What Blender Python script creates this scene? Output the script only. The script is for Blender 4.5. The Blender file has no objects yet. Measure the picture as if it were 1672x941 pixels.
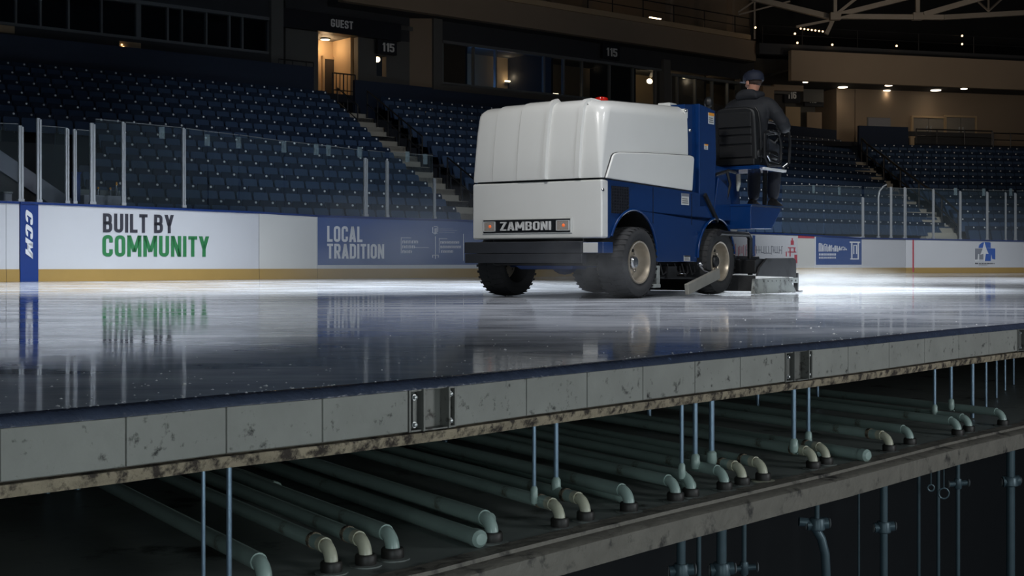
import bpy, math, random
from mathutils import Vector, Matrix
random.seed(7)
PI = math.pi
SC = bpy.context.scene
COL = SC.collection
# ------------------------------------------------------------------ camera data (metres, camera at origin looking +Y)
F, HOR, CX, EYE = 2200.0, 427.0, 836.0, 0.385
def at(px, py, Y): return Vector(((px-CX)/F*Y, Y, EYE-(py-HOR)/F*Y))
def ground(px, py, z=0.0): return at(px, py, (EYE-z)*F/(py-HOR))

def lin(c):
    c = c/255.0
    return c/12.92 if c <= .04045 else ((c+.055)/1.055)**2.4
def rgb(r, g, b): return (lin(r), lin(g), lin(b))

# ------------------------------------------------------------------ materials
def nodes_of(m):
    m.use_nodes = True
    nt = m.node_tree
    return nt, nt.nodes, nt.links
def mat(name, col, rough=.5, metal=0., var=.12, scale=9., bump=0., coat=0., spec=.5, stain=None, stain_amt=.5, stain_scale=4., bscale=None):
    m = bpy.data.materials.new(name)
    nt, N, L = nodes_of(m)
    b = N['Principled BSDF']
    tc = N.new('ShaderNodeTexCoord')
    no = N.new('ShaderNodeTexNoise'); no.inputs['Scale'].default_value = scale; no.inputs['Detail'].default_value = 4
    L.new(tc.outputs['Object'], no.inputs['Vector'])
    mx = N.new('ShaderNodeMix'); mx.data_type = 'RGBA'
    mx.inputs[6].default_value = (*[c*(1-var) for c in col], 1); mx.inputs[7].default_value = (*[min(1, c*(1+var)) for c in col], 1)
    L.new(no.outputs['Fac'], mx.inputs[0])
    out = mx.outputs[2]
    if stain:
        n2 = N.new('ShaderNodeTexNoise'); n2.inputs['Scale'].default_value = stain_scale; n2.inputs['Detail'].default_value = 8; n2.inputs['Roughness'].default_value = .65
        L.new(tc.outputs['Object'], n2.inputs['Vector'])
        cr = N.new('ShaderNodeValToRGB'); cr.color_ramp.elements[0].position = .62-stain_amt*.25; cr.color_ramp.elements[1].position = .72-stain_amt*.2
        L.new(n2.outputs['Fac'], cr.inputs['Fac'])
        m2 = N.new('ShaderNodeMix'); m2.data_type = 'RGBA'; m2.inputs[7].default_value = (*stain, 1)
        L.new(cr.outputs['Color'], m2.inputs[0]); L.new(out, m2.inputs[6]); out = m2.outputs[2]
    L.new(out, b.inputs['Base Color'])
    b.inputs['Roughness'].default_value = rough; b.inputs['Metallic'].default_value = metal
    b.inputs['Coat Weight'].default_value = coat; b.inputs['Coat Roughness'].default_value = .08
    b.inputs['Specular IOR Level'].default_value = spec
    if bump:
        n3 = N.new('ShaderNodeTexNoise'); n3.inputs['Scale'].default_value = bscale or scale*4; n3.inputs['Detail'].default_value = 6
        L.new(tc.outputs['Object'], n3.inputs['Vector'])
        bp = N.new('ShaderNodeBump'); bp.inputs['Strength'].default_value = bump; bp.inputs['Distance'].default_value = .01
        L.new(n3.outputs['Fac'], bp.inputs['Height']); L.new(bp.outputs['Normal'], b.inputs['Normal'])
    return m
def emis(name, col, strength):
    m = bpy.data.materials.new(name); nt, N, L = nodes_of(m)
    b = N['Principled BSDF']; b.inputs['Base Color'].default_value = (*col, 1)
    b.inputs['Emission Color'].default_value = (*col, 1); b.inputs['Emission Strength'].default_value = strength
    return m
def glass(name, tint, refl=.06, rough=.02, body=0.0):
    m = bpy.data.materials.new(name); nt, N, L = nodes_of(m)
    N.remove(N['Principled BSDF']); o = N['Material Output']
    tr = N.new('ShaderNodeBsdfTransparent'); tr.inputs[0].default_value = (*tint, 1)
    gl = N.new('ShaderNodeBsdfGlossy'); gl.inputs['Roughness'].default_value = rough
    lw = N.new('ShaderNodeLayerWeight'); lw.inputs['Blend'].default_value = .25
    mp = N.new('ShaderNodeMath'); mp.operation = 'MULTIPLY_ADD'; mp.inputs[1].default_value = .5; mp.inputs[2].default_value = refl
    L.new(lw.outputs['Fresnel'], mp.inputs[0])
    mx = N.new('ShaderNodeMixShader'); L.new(mp.outputs[0], mx.inputs[0]); L.new(tr.outputs[0], mx.inputs[1]); L.new(gl.outputs[0], mx.inputs[2])
    out = mx
    if body:
        df = N.new('ShaderNodeBsdfDiffuse'); df.inputs[0].default_value = (.45, .6, .65, 1)
        m2 = N.new('ShaderNodeMixShader'); m2.inputs[0].default_value = body
        L.new(mx.outputs[0], m2.inputs[1]); L.new(df.outputs[0], m2.inputs[2]); out = m2
    L.new(out.outputs[0], o.inputs['Surface'])
    return m

M = {}
M['white_paint'] = mat('white_gelcoat', rgb(222, 223, 220), .30, coat=.5, var=.03, scale=3)
M['white_trim'] = mat('white_trim', rgb(205, 207, 205), .4, var=.05)
M['blue_paint'] = mat('blue_paint', rgb(10, 48, 100), .22, coat=.6, var=.08, scale=3)
M['blue_dark'] = mat('blue_underbody', rgb(30, 62, 120), .5, var=.2)
M['black_rubber'] = mat('black_rubber', rgb(44, 45, 47), .8, var=.25, scale=30, bump=.3)
M['bumper'] = mat('bumper_rubber', rgb(46, 49, 55), .6, var=.2, scale=6, bump=.15)
M['black_steel'] = mat('black_steel', rgb(24, 25, 27), .45, var=.25, scale=12)
M['board_steel'] = mat('conditioner_steel', rgb(50, 51, 54), .5, var=.2, scale=8, stain=rgb(25, 25, 27), stain_amt=.4)
M['vinyl'] = mat('black_vinyl', rgb(26, 27, 29), .42, var=.2, scale=20, bump=.1)
M['chrome'] = mat('rim_steel', rgb(176, 166, 150), .32, metal=.45, var=.25, scale=12)
M['bright_chrome'] = mat('bright_steel', rgb(200, 200, 202), .2, metal=1., var=.05)
M['silver'] = mat('silver_letter', rgb(215, 216, 216), .35, var=.03)
M['sign_black'] = mat('sign_black', rgb(24, 26, 30), .35, var=.1)
M['grille'] = mat('grille_black', rgb(18, 22, 32), .6, var=.3, scale=60)
M['skirt'] = mat('polymer_skirt', rgb(150, 155, 152), .5, var=.15, stain=rgb(70, 72, 72), stain_amt=.35)
M['arm_grey'] = mat('worn_aluminium', rgb(140, 138, 130), .5, metal=.3, var=.2)
M['red_lens'] = mat('red_lens', rgb(190, 30, 20), .15, var=.05)
M['amber'] = emis('amber_lamp', rgb(255, 120, 60), .3)
M['lens'] = mat('clear_lens', rgb(160, 152, 145), .1, var=.25, scale=60)
M['label'] = mat('label_white', rgb(205, 206, 204), .5, var=.06)
M['label_orange'] = mat('label_orange', rgb(225, 150, 50), .5, var=.06)
M['label_ink'] = mat('label_ink', rgb(60, 60, 62), .6)
# rink
M['board_white'] = mat('board_white', rgb(196, 198, 203), .4, var=.05, scale=1.2, stain=rgb(60, 60, 64), stain_amt=-.25, stain_scale=22)
M['board_cool'] = mat('board_warm_white', rgb(203, 203, 200), .4, var=.05, scale=1.2, stain=rgb(60, 60, 64), stain_amt=-.22, stain_scale=20)
M['board_blue'] = mat('board_blue', rgb(62, 86, 138), .4, var=.1, scale=2)
M['pillar_blue'] = mat('pillar_blue', rgb(16, 50, 118), .4, var=.08)
M['cap_blue'] = mat('cap_rail_blue', rgb(22, 48, 105), .3, var=.1)
M['kick'] = mat('kick_plate_yellow', rgb(160, 130, 70), .45, var=.08, scale=3, stain=rgb(70, 60, 40), stain_amt=-.2, stain_scale=14)
M['ink_dark'] = mat('ink_charcoal', rgb(48, 48, 58), .5, var=.08)
M['ink_green'] = mat('ink_green', rgb(38, 116, 66), .5, var=.08)
M['ink_white'] = mat('ink_white', rgb(214, 216, 220), .5, var=.05)
M['ink_red'] = mat('ink_red', rgb(176, 70, 84), .5, var=.1)
M['ink_grey'] = mat('ink_grey', rgb(120, 124, 134), .5, var=.1)
M['ink_blue'] = mat('ink_blue', rgb(32, 84, 170), .5, var=.08)
M['post'] = mat('stanchion_aluminium', rgb(178, 182, 186), .35, metal=.45, var=.1)
M['glass'] = glass('rink_glass', (.93, .96, .97), .02, .02, .012)
M['window_glass'] = glass('suite_glass', (.72, .78, .84), .05, .05)
M['concrete'] = mat('slab_concrete', rgb(140, 140, 135), .8, var=.22, scale=7, bump=.3, bscale=50, stain=rgb(48, 47, 46), stain_amt=.14, stain_scale=19)
M['joint'] = mat('joint_dark', rgb(22, 23, 24), .9)
M['steel'] = mat('bracket_steel', rgb(112, 112, 108), .5, metal=.4, var=.2, scale=14, stain=rgb(50, 46, 42), stain_amt=.2, stain_scale=18)
M['bolt'] = mat('bolt_zinc', rgb(190, 192, 192), .3, metal=.7)
M['rust'] = mat('rusted_ledge', rgb(146, 134, 114), .85, var=.5, scale=9, bump=1., bscale=40, stain=rgb(52, 44, 38), stain_amt=.62, stain_scale=22)
M['membrane'] = mat('blue_ice_edge', rgb(56, 64, 82), .22, var=.3, scale=14, bump=.3, bscale=50, stain=rgb(90, 104, 130), stain_amt=-.1, stain_scale=20)
M['pipe'] = mat('coolant_pipe_green', rgb(152, 172, 166), .28, var=.15, scale=8, stain=rgb(96, 92, 76), stain_amt=0.0, stain_scale=7)
M['pipe_pale'] = mat('elbow_pale', rgb(186, 186, 166), .32, var=.15, scale=14, stain=rgb(120, 100, 60), stain_amt=.1, stain_scale=16)
M['collar'] = mat('collar_black', rgb(34, 32, 30), .5, var=.3, scale=20, stain=rgb(90, 60, 34), stain_amt=.0)
M['rod'] = mat('zinc_rod', rgb(130, 152, 172), .3, metal=.6, var=.15, scale=20)
M['pit_floor'] = mat('pit_floor', rgb(122, 128, 125), .45, var=.35, scale=3, bump=.3, stain=rgb(40, 38, 34), stain_amt=.25, stain_scale=3)
M['beam'] = mat('beam_concrete', rgb(112, 108, 100), .65, var=.3, scale=9, bump=.9, bscale=25, stain=rgb(46, 44, 42), stain_amt=.25, stain_scale=8)
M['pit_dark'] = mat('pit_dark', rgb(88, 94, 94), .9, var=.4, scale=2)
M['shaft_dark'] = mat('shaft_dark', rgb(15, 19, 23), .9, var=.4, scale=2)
M['drop_pipe'] = mat('drop_pipe', rgb(70, 88, 96), .4, metal=.3, var=.3, scale=9)
# stands
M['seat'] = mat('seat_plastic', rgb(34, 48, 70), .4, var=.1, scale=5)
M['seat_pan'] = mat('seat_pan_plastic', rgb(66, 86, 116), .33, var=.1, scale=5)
M['plate'] = mat('number_plate', rgb(250, 250, 250), .5, var=.0)  # white seat plates, with their lamp highlight put into the colour
M['seat_metal'] = mat('seat_bracket', rgb(96, 104, 118), .3, metal=.7, var=.1)
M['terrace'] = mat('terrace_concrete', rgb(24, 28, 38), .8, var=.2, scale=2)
M['stair'] = mat('stair_concrete', rgb(168, 164, 154), .8, var=.15, scale=2)
M['rail'] = mat('rail_dark', rgb(46, 46, 48), .4, metal=.4)
M['navy_wall'] = mat('parapet_navy', rgb(30, 42, 64), .6, var=.15)
M['wall_grey'] = mat('wall_grey', rgb(92, 92, 90), .8, var=.12, scale=1)
M['wall_dark'] = mat('wall_charcoal', rgb(52, 54, 58), .8, var=.12, scale=1)
M['wall_tan'] = mat('wall_tan', rgb(140, 124, 106), .8, var=.1, scale=.6)
M['wall_warm'] = mat('wall_warm', rgb(172, 150, 120), .8, var=.1, scale=1)
M['sign_navy'] = mat('sign_navy', rgb(14, 18, 28), .6, var=.1)
M['sign_text'] = mat('sign_text', rgb(224, 224, 222), .6, var=.03)
M['frame_grey'] = mat('frame_grey', rgb(104, 108, 110), .5, var=.1)
M['door_dark'] = mat('door_dark', rgb(52, 48, 46), .6, var=.1)
M['door_grey'] = mat('door_grey', rgb(118, 114, 108), .6, var=.1)
M['truss'] = mat('truss_steel', rgb(140, 132, 122), .6, var=.12, scale=2)
M['ceiling'] = mat('ceiling_dark', rgb(22, 22, 24), .9)
M['warm_lamp'] = emis('warm_lamp', (1., .72, .42), 7)
M['warm_dim'] = emis('warm_dim', (1., .62, .3), 4)
M['down_lamp'] = emis('down_lamp', (1., .84, .64), 5)
M['stripe_grey'] = mat('stringer_grey', rgb(126, 128, 138), .7, var=.08)
# person
M['skin'] = mat('skin', rgb(186, 134, 112), .5, var=.06, scale=20)
M['jacket'] = mat('jacket_black', rgb(24, 26, 32), .75, var=.25, scale=16, bump=.4, bscale=18)
M['jeans'] = mat('trousers_dark', rgb(26, 30, 40), .8, var=.2, scale=18, bump=.3)
M['cap'] = mat('cap_navy', rgb(16, 24, 44), .7, var=.12, scale=30)
M['shoe'] = mat('shoe_black', rgb(24, 22, 22), .5, var=.2)
M['hair'] = mat('hair_brown', rgb(58, 42, 34), .7, var=.3, scale=80)

def ice_material():
    m = bpy.data.materials.new('resurfaced_ice'); nt, N, L = nodes_of(m)
    b = N['Principled BSDF']
    tc = N.new('ShaderNodeTexCoord')
    mp = N.new('ShaderNodeMapping'); mp.inputs['Rotation'].default_value = (0, 0, math.radians(-8)); mp.inputs['Scale'].default_value = (.45, 1.1, 1)
    L.new(tc.outputs['Object'], mp.inputs['Vector'])
    n1 = N.new('ShaderNodeTexNoise'); n1.inputs['Scale'].default_value = 1.6; n1.inputs['Detail'].default_value = 6; n1.inputs['Roughness'].default_value = .62
    L.new(mp.outputs[0], n1.inputs['Vector'])
    cr = N.new('ShaderNodeValToRGB'); e = cr.color_ramp.elements
    e[0].position = .35; e[0].color = (*rgb(150, 158, 170), 1); e[1].position = .72; e[1].color = (*rgb(204, 208, 214), 1)
    L.new(n1.outputs['Fac'], cr.inputs['Fac'])
    # fine white scratches
    mp2 = N.new('ShaderNodeMapping'); mp2.inputs['Rotation'].default_value = (0, 0, math.radians(6)); mp2.inputs['Scale'].default_value = (.7, 9, 1)
    L.new(tc.outputs['Object'], mp2.inputs['Vector'])
    n2 = N.new('ShaderNodeTexNoise'); n2.inputs['Scale'].default_value = 2.2; n2.inputs['Detail'].default_value = 5; n2.inputs['Roughness'].default_value = .55
    L.new(mp2.outputs[0], n2.inputs['Vector'])
    c2 = N.new('ShaderNodeValToRGB'); c2.color_ramp.elements[0].position = .66; c2.color_ramp.elements[1].position = .72
    L.new(n2.outputs['Fac'], c2.inputs['Fac'])
    mx = N.new('ShaderNodeMix'); mx.data_type = 'RGBA'; mx.inputs[7].default_value = (*rgb(226, 232, 240), 1)
    L.new(c2.outputs['Color'], mx.inputs[0]); L.new(cr.outputs['Color'], mx.inputs[6])
    L.new(mx.outputs[2], b.inputs['Base Color'])
    r = N.new('ShaderNodeMapRange'); r.inputs[1].default_value = .3; r.inputs[2].default_value = .75; r.inputs[3].default_value = .03; r.inputs[4].default_value = .11
    L.new(n1.outputs['Fac'], r.inputs[0]); 
    ad = N.new('ShaderNodeMath'); ad.operation = 'MULTIPLY_ADD'; ad.inputs[1].default_value = .3
    L.new(c2.outputs['Color'], ad.inputs[0]); L.new(r.outputs[0], ad.inputs[2]); L.new(ad.outputs[0], b.inputs['Roughness'])
    n3 = N.new('ShaderNodeTexNoise'); n3.inputs['Scale'].default_value = 5; n3.inputs['Detail'].default_value = 3
    mp3 = N.new('ShaderNodeMapping'); mp3.inputs['Scale'].default_value = (1.6, 2.6, 1); L.new(tc.outputs['Object'], mp3.inputs['Vector']); L.new(mp3.outputs[0], n3.inputs['Vector'])
    bp = N.new('ShaderNodeBump'); bp.inputs['Strength'].default_value = .022; bp.inputs['Distance'].default_value = .012
    L.new(n3.outputs['Fac'], bp.inputs['Height']); L.new(bp.outputs['Normal'], b.inputs['Normal'])
    df = N.new('ShaderNodeBsdfDiffuse'); df.inputs[0].default_value = (*rgb(214, 220, 228), 1)
    fr = N.new('ShaderNodeMapRange'); fr.inputs[1].default_value = .38; fr.inputs[2].default_value = .68; fr.inputs[3].default_value = .07; fr.inputs[4].default_value = .34
    L.new(n1.outputs['Fac'], fr.inputs[0])
    fm = N.new('ShaderNodeMath'); fm.operation = 'MULTIPLY_ADD'; fm.inputs[1].default_value = .4; fm.use_clamp = True
    L.new(c2.outputs['Color'], fm.inputs[0]); L.new(fr.outputs[0], fm.inputs[2])
    ms = N.new('ShaderNodeMixShader'); L.new(fm.outputs[0], ms.inputs[0]); L.new(b.outputs[0], ms.inputs[1]); L.new(df.outputs[0], ms.inputs[2])
    L.new(ms.outputs[0], N['Material Output'].inputs['Surface'])
    b.inputs['IOR'].default_value = 1.6; b.inputs['Specular IOR Level'].default_value = .5
    return m
M['ice'] = ice_material()

# ------------------------------------------------------------------ mesh builder
class MB:
    def __init__(s): s.v = []; s.f = []; s.mi = []; s.cur = 0
    def add(s, vs, fs):
        o = len(s.v); s.v += [tuple(p) for p in vs]; s.f += [tuple(i+o for i in f) for f in fs]; s.mi += [s.cur]*len(fs); return s
    def box(s, x0, x1, y0, y1, z0, z1):
        return s.add([(x0,y0,z0),(x1,y0,z0),(x1,y1,z0),(x0,y1,z0),(x0,y0,z1),(x1,y0,z1),(x1,y1,z1),(x0,y1,z1)],
                     [(3,2,1,0),(4,5,6,7),(0,1,5,4),(1,2,6,5),(2,3,7,6),(3,0,4,7)])
    def hexa(s, p): # 4 bottom, 4 top
        return s.add(p, [(3,2,1,0),(4,5,6,7),(0,1,5,4),(1,2,6,5),(2,3,7,6),(3,0,4,7)])
    def beam(s, p, q, w, h=None, up=Vector((0,0,1))):
        h = h or w; p = Vector(p); q = Vector(q); d = (q-p).normalized()
        if abs(d.dot(up)) > .98: up = Vector((1,0,0))
        a = d.cross(up).normalized()*w/2; b = a.cross(d).normalized()*h/2
        return s.hexa([p-a-b, p+a-b, q+a-b, q-a-b, p-a+b, p+a+b, q+a+b, q-a+b])
    def prism(s, poly, y0, y1, plane='xz'):
        n = len(poly)
        mk = {'xz': lambda p, t: (p[0], t, p[1]), 'yz': lambda p, t: (t, p[0], p[1]), 'xy': lambda p, t: (p[0], p[1], t)}[plane]
        vs = [mk(p, y0) for p in poly]+[mk(p, y1) for p in poly]
        fs = [tuple(range(n)), tuple(range(2*n-1, n-1, -1))]+[(i, i+n, (i+1) % n+n, (i+1) % n) for i in range(n)]
        return s.add(vs, fs)
    def tube(s, path, r, seg=10, caps=True):
        P = [Vector(p) for p in path]; n = len(P)
        rs = r if isinstance(r, (list, tuple)) else [r]*n
        T = [(P[min(i+1, n-1)]-P[max(i-1, 0)]).normalized() for i in range(n)]
        up = Vector((0,0,1)) if abs(T[0].z) < .9 else Vector((1,0,0))
        a = T[0].cross(up).normalized(); vs = []
        for i in range(n):
            a = (a - T[i]*a.dot(T[i])).normalized(); b = T[i].cross(a)
            for k in range(seg):
                t = 2*PI*k/seg; vs.append(P[i]+(a*math.cos(t)+b*math.sin(t))*rs[i])
        fs = [(i*seg+k, i*seg+(k+1) % seg, (i+1)*seg+(k+1) % seg, (i+1)*seg+k) for i in range(n-1) for k in range(seg)]
        if caps: fs += [tuple(range(seg-1, -1, -1)), tuple(range((n-1)*seg, n*seg))]
        return s.add(vs, fs)
    def lathe(s, prof, c=(0,0,0), axis='z', seg=28, closed=False, caps=True):
        vs = []; n = len(prof); c = Vector(c)
        for k in range(seg):
            t = 2*PI*k/seg; ct, st = math.cos(t), math.sin(t)
            for r, h in prof:
                p = {'z': (r*ct, r*st, h), 'y': (r*ct, h, r*st), 'x': (h, r*ct, r*st)}[axis]; vs.append(c+Vector(p))
        m = n if closed else n-1
        fs = [(k*n+i, k*n+(i+1) % n, ((k+1) % seg)*n+(i+1) % n, ((k+1) % seg)*n+i) for k in range(seg) for i in range(m)]
        if not closed and caps:
            fs += [tuple(k*n for k in range(seg)), tuple(k*n+n-1 for k in range(seg-1, -1, -1))]
        return s.add(vs, fs)
    def ball(s, c, r, seg=12, rings=8, sc=(1,1,1)):
        prof = [(max(1e-4, math.sin(PI*i/rings))*r, -math.cos(PI*i/rings)*r) for i in range(rings+1)]
        o = len(s.v); s.lathe(prof, (0,0,0), 'z', seg)
        for i in range(o, len(s.v)):
            p = s.v[i]; s.v[i] = (c[0]+p[0]*sc[0], c[1]+p[1]*sc[1], c[2]+p[2]*sc[2])
        return s
    def xform(s, mtx): s.v = [tuple(mtx @ Vector(p)) for p in s.v]; return s
    def mesh(s, name, mats, smooth=True):
        me = bpy.data.meshes.new(name); me.from_pydata(s.v, [], s.f)
        for m in (mats if isinstance(mats, (list, tuple)) else [mats]): me.materials.append(m)
        if any(s.mi): me.polygons.foreach_set('material_index', s.mi)
        me.update()
        import bmesh
        bm = bmesh.new(); bm.from_mesh(me); bmesh.ops.recalc_face_normals(bm, faces=bm.faces[:]); bm.to_mesh(me); bm.free()
        if smooth:
            me.polygons.foreach_set('use_smooth', [True]*len(me.polygons)); me.set_sharp_from_angle(angle=math.radians(38))
        return me
    def build(s, name, mats, parent=None, loc=(0,0,0), rz=0., smooth=True, bev=0., bseg=2):
        o = bpy.data.objects.new(name, s.mesh(name, mats, smooth)); COL.objects.link(o)
        o.location = loc; o.rotation_euler.z = rz
        if parent: o.parent = parent
        if bev:
            b = o.modifiers.new('bevel', 'BEVEL'); b.width = bev; b.segments = bseg; b.limit_method = 'ANGLE'; b.angle_limit = math.radians(35); b.harden_normals = True
        return o
def tag(o, label, cat, group=None, kind=None):
    if label: o['label'] = label
    if cat: o['category'] = cat
    if group: o['group'] = group
    if kind: o['kind'] = kind
    return o
def thing(name, label, cat, loc=(0,0,0), rz=0., group=None):
    o = bpy.data.objects.new(name, None); COL.objects.link(o); o.location = loc; o.rotation_euler.z = rz; o.empty_display_size = .1
    return tag(o, label, cat, group)
def struct(o, label=None): o['kind'] = 'structure'; (label and o.__setitem__('label', label)); return o
def copy_tree(o, parent=None):
    c = o.copy(); COL.objects.link(c); c.parent = parent
    for ch in list(o.children): copy_tree(ch, c)
    return c
def rnd(pts, r, closed=False, n=5):
    """round the corners of a polyline; points given as (x, y) or (x, y, 0) for a sharp corner"""
    out = []; m = len(pts)
    for i, p in enumerate(pts):
        x, y = p[0], p[1]
        if (not closed and i in (0, m-1)) or len(p) == 3: out.append((x, y)); continue
        a, b = pts[i-1], pts[(i+1) % m]
        da = math.hypot(a[0]-x, a[1]-y); db = math.hypot(b[0]-x, b[1]-y); q = min(r, da*.5, db*.5)
        s0 = (x+(a[0]-x)/da*q, y+(a[1]-y)/da*q); s1 = (x+(b[0]-x)/db*q, y+(b[1]-y)/db*q)
        for k in range(n+1):
            t = k/n; out.append(((1-t)**2*s0[0]+2*t*(1-t)*x+t*t*s1[0], (1-t)**2*s0[1]+2*t*(1-t)*y+t*t*s1[1]))
    return out
def glyph(ch, t):
    """strokes of a condensed sans capital: ('path', points, closed) or ('para', x0, y0, x1, y1)"""
    W = {'I': t, 'M': .66, '1': t*1.75, 'N': .5, 'Y': .5, 'A': .52, 'Z': .46, 'L': .40, 'E': .40, 'T': .44}.get(ch, .48)
    a, b, lo, hi = t/2, W-t/2, t/2, 1-t/2; R_ = .22; mid = .5; S = []
    P = lambda pts, closed=False: S.append(('path', rnd(pts, R_, closed), closed))
    if ch == 'I': P([(a, 0), (a, 1)])
    elif ch == 'L': P([(a, 1), (a, lo, 0), (W, lo)])
    elif ch == 'T': P([(0, hi), (W, hi)]); P([(W/2, hi), (W/2, 0)])
    elif ch == 'U': P([(a, 1), (a, lo), (b, lo), (b, 1)])
    elif ch in 'CG':
        P([(b, .66), (b, hi), (a, hi), (a, lo), (b, lo), (b, .34)] if ch == 'C' else [(b, .68), (b, hi), (a, hi), (a, lo), (b, lo), (b, .46, 0), (W*.5, .46)])
    elif ch == 'O': P([(a, lo), (a, hi), (b, hi), (b, lo)], True)
    elif ch == 'D': P([(a, lo, 0), (a, hi, 0), (b, hi), (b, lo)], True)
    elif ch == 'B': P([(a, mid, 0), (a, hi, 0), (b-.02, hi), (b-.02, mid)], True); P([(a, lo, 0), (a, mid, 0), (b, mid), (b, lo)], True)
    elif ch == 'R': P([(a, 0), (a, hi, 0), (b, hi), (b, .46), (a, .46)]); S.append(('para', W*.55, .46, b, 0))
    elif ch == 'A': S += [('para', a, 0, W/2, 1), ('para', b, 0, W/2, 1)]; P([(W*.22, .25), (W*.78, .25)])
    elif ch == 'M': P([(a, 0), (a, 1)]); P([(b, 0), (b, 1)]); S += [('para', a, 1, W/2, .22), ('para', b, 1, W/2, .22)]
    elif ch == 'N': P([(a, 0), (a, 1)]); P([(b, 0), (b, 1)]); S.append(('para', a, 1, b, 0))
    elif ch == 'Y': S += [('para', a, 1, W/2, .40), ('para', b, 1, W/2, .40)]; P([(W/2, .42), (W/2, 0)])
    elif ch == 'Z': P([(0, hi), (W, hi)]); P([(0, lo), (W, lo)]); S.append(('para', b, hi, a, lo))
    elif ch == 'E': P([(a, 0), (a, 1)])
    elif ch == '1': P([(W-t/2, 0), (W-t/2, 1)]); S.append(('para', t*.55, .74, W-t*.55, .97))
    elif ch in 'S5': P([(b, .70), (b, hi), (a, hi), (a, .53), (b, .47), (b, lo), (a, lo), (a, .30)] if ch == 'S' else [(W, hi), (a, hi, 0), (a, .55, 0), (b, .58), (b, lo), (a, lo), (a, .28)])
    elif ch == '6': P([(b, .74), (b, hi), (a, hi), (a, lo), (b, lo), (b, .56), (a, .56)])
    elif ch == '3': P([(a, .74), (a, hi), (b, hi), (b, .52), (W*.35, .52)]); P([(W*.35, .52), (b, .52), (b, lo), (a, lo), (a, .26)])
    if ch == 'E':
        for y in (lo, mid, hi): P([(a, y), (W, y)])
    return W, S
def text_mb(body, w, h, bold=.17, shear=0., depth=.006, gap=.095):
    """lettering in the local xz plane, facing -y, lower-left corner at the origin, scaled to w by h"""
    mb = MB(); x = 0.; t = bold
    def quad(p): # p: flat polygon
        n = len(p); mb.add([(q[0], 0, q[1]) for q in p]+[(q[0], 1, q[1]) for q in p], [tuple(range(n)), tuple(range(2*n-1, n-1, -1))]+[(i, i+n, (i+1) % n+n, (i+1) % n) for i in range(n)])
    for ch in body:
        if ch == ' ': x += .26; continue
        W, S = glyph(ch, t)
        for st in S:
            if st[0] == 'para':
                _, x0, y0, x1, y1 = st; quad([(x+x0-t*.55, y0), (x+x0+t*.55, y0), (x+x1+t*.55, y1), (x+x1-t*.55, y1)]); continue
            pts, cl = st[1], st[2]; n = len(pts); L_, R_ = [], []
            for i in range(n):
                p = Vector(pts[i]); pa = Vector(pts[i-1]) if (cl or i > 0) else None; pb = Vector(pts[(i+1) % n]) if (cl or i < n-1) else None
                d0 = (p-pa).normalized() if pa is not None and (p-pa).length > 1e-6 else None; d1 = (pb-p).normalized() if pb is not None and (pb-p).length > 1e-6 else None
                d0 = d0 or d1; d1 = d1 or d0
                n0 = Vector((-d0.y, d0.x)); n1_ = Vector((-d1.y, d1.x)); m = (n0+n1_).normalized(); k = 1/max(.45, m.dot(n0))
                L_.append(p+m*t/2*k); R_.append(p-m*t/2*k)
            for i in range(n if cl else n-1):
                j = (i+1) % n; quad([(x+L_[i].x, L_[i].y), (x+R_[i].x, R_[i].y), (x+R_[j].x, R_[j].y), (x+L_[j].x, L_[j].y)])
        x += W+gap
    tot = x-gap
    mb.v = [((p[0]+shear*p[2])/(tot+shear)*w, -depth+p[1]*depth, p[2]*h) for p in mb.v]
    return mb
def shift(mb, x, y, z): mb.v = [(p[0]+x, p[1]+y, p[2]+z) for p in mb.v]; return mb
ORD = 'zeroth first second third fourth fifth sixth seventh eighth ninth tenth eleventh twelfth thirteenth fourteenth fifteenth sixteenth seventeenth eighteenth nineteenth twentieth'.split()
_t = ['twenty', 'thirty', 'forty']
def ordw(n):
    if n <= 20: return ORD[n]
    t, r = divmod(n, 10)
    return {2: 'twentieth', 3: 'thirtieth', 4: 'fortieth', 5: 'fiftieth'}[t] if r == 0 else ['', '', 'twenty', 'thirty', 'forty', 'fifty'][t]+'-'+ORD[r]

# ------------------------------------------------------------------ plan: two straight runs of boards
class Plane:
    def __init__(s, n, d): s.n = n; s.u = (n[1], -n[0]); s.d = d; s.rz = math.atan2(s.u[1], s.u[0])
    def pt(s, a, D, z=0.): return Vector((s.n[0]*(s.d+D)+s.u[0]*a, s.n[1]*(s.d+D)+s.u[1]*a, z))
    def depth(s, px, D): lx = (px-CX)/F; return (s.d+D)/(s.n[0]*lx+s.n[1])
    def s(s, px, D): lx = (px-CX)/F; return s.depth(px, D)*(lx*s.u[0]+s.u[1])
    def z(s, px, py, D): return EYE-(py-HOR)/F*s.depth(px, D)
    def loc(s, p): p = Vector(p); return (p.x*s.u[0]+p.y*s.u[1], p.x*s.n[0]+p.y*s.n[1]-s.d, p.z)
k = math.hypot(.641, .768); LP = Plane((-.641/k, .768/k), 25.2)
k = math.hypot(.273, .962); RP = Plane((-.273/k, .962/k), 38.3)
def proj(p): return (CX+p[0]/p[1]*F, HOR-(p[2]-EYE)/p[1]*F)

# corner where the two runs of boards meet
det = LP.n[0]*RP.n[1]-LP.n[1]*RP.n[0]
CORNER = Vector(((LP.d*RP.n[1]-LP.n[1]*RP.d)/det, (LP.n[0]*RP.d-LP.d*RP.n[0])/det, 0))
CORNER_PX = proj(CORNER)[0]

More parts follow.
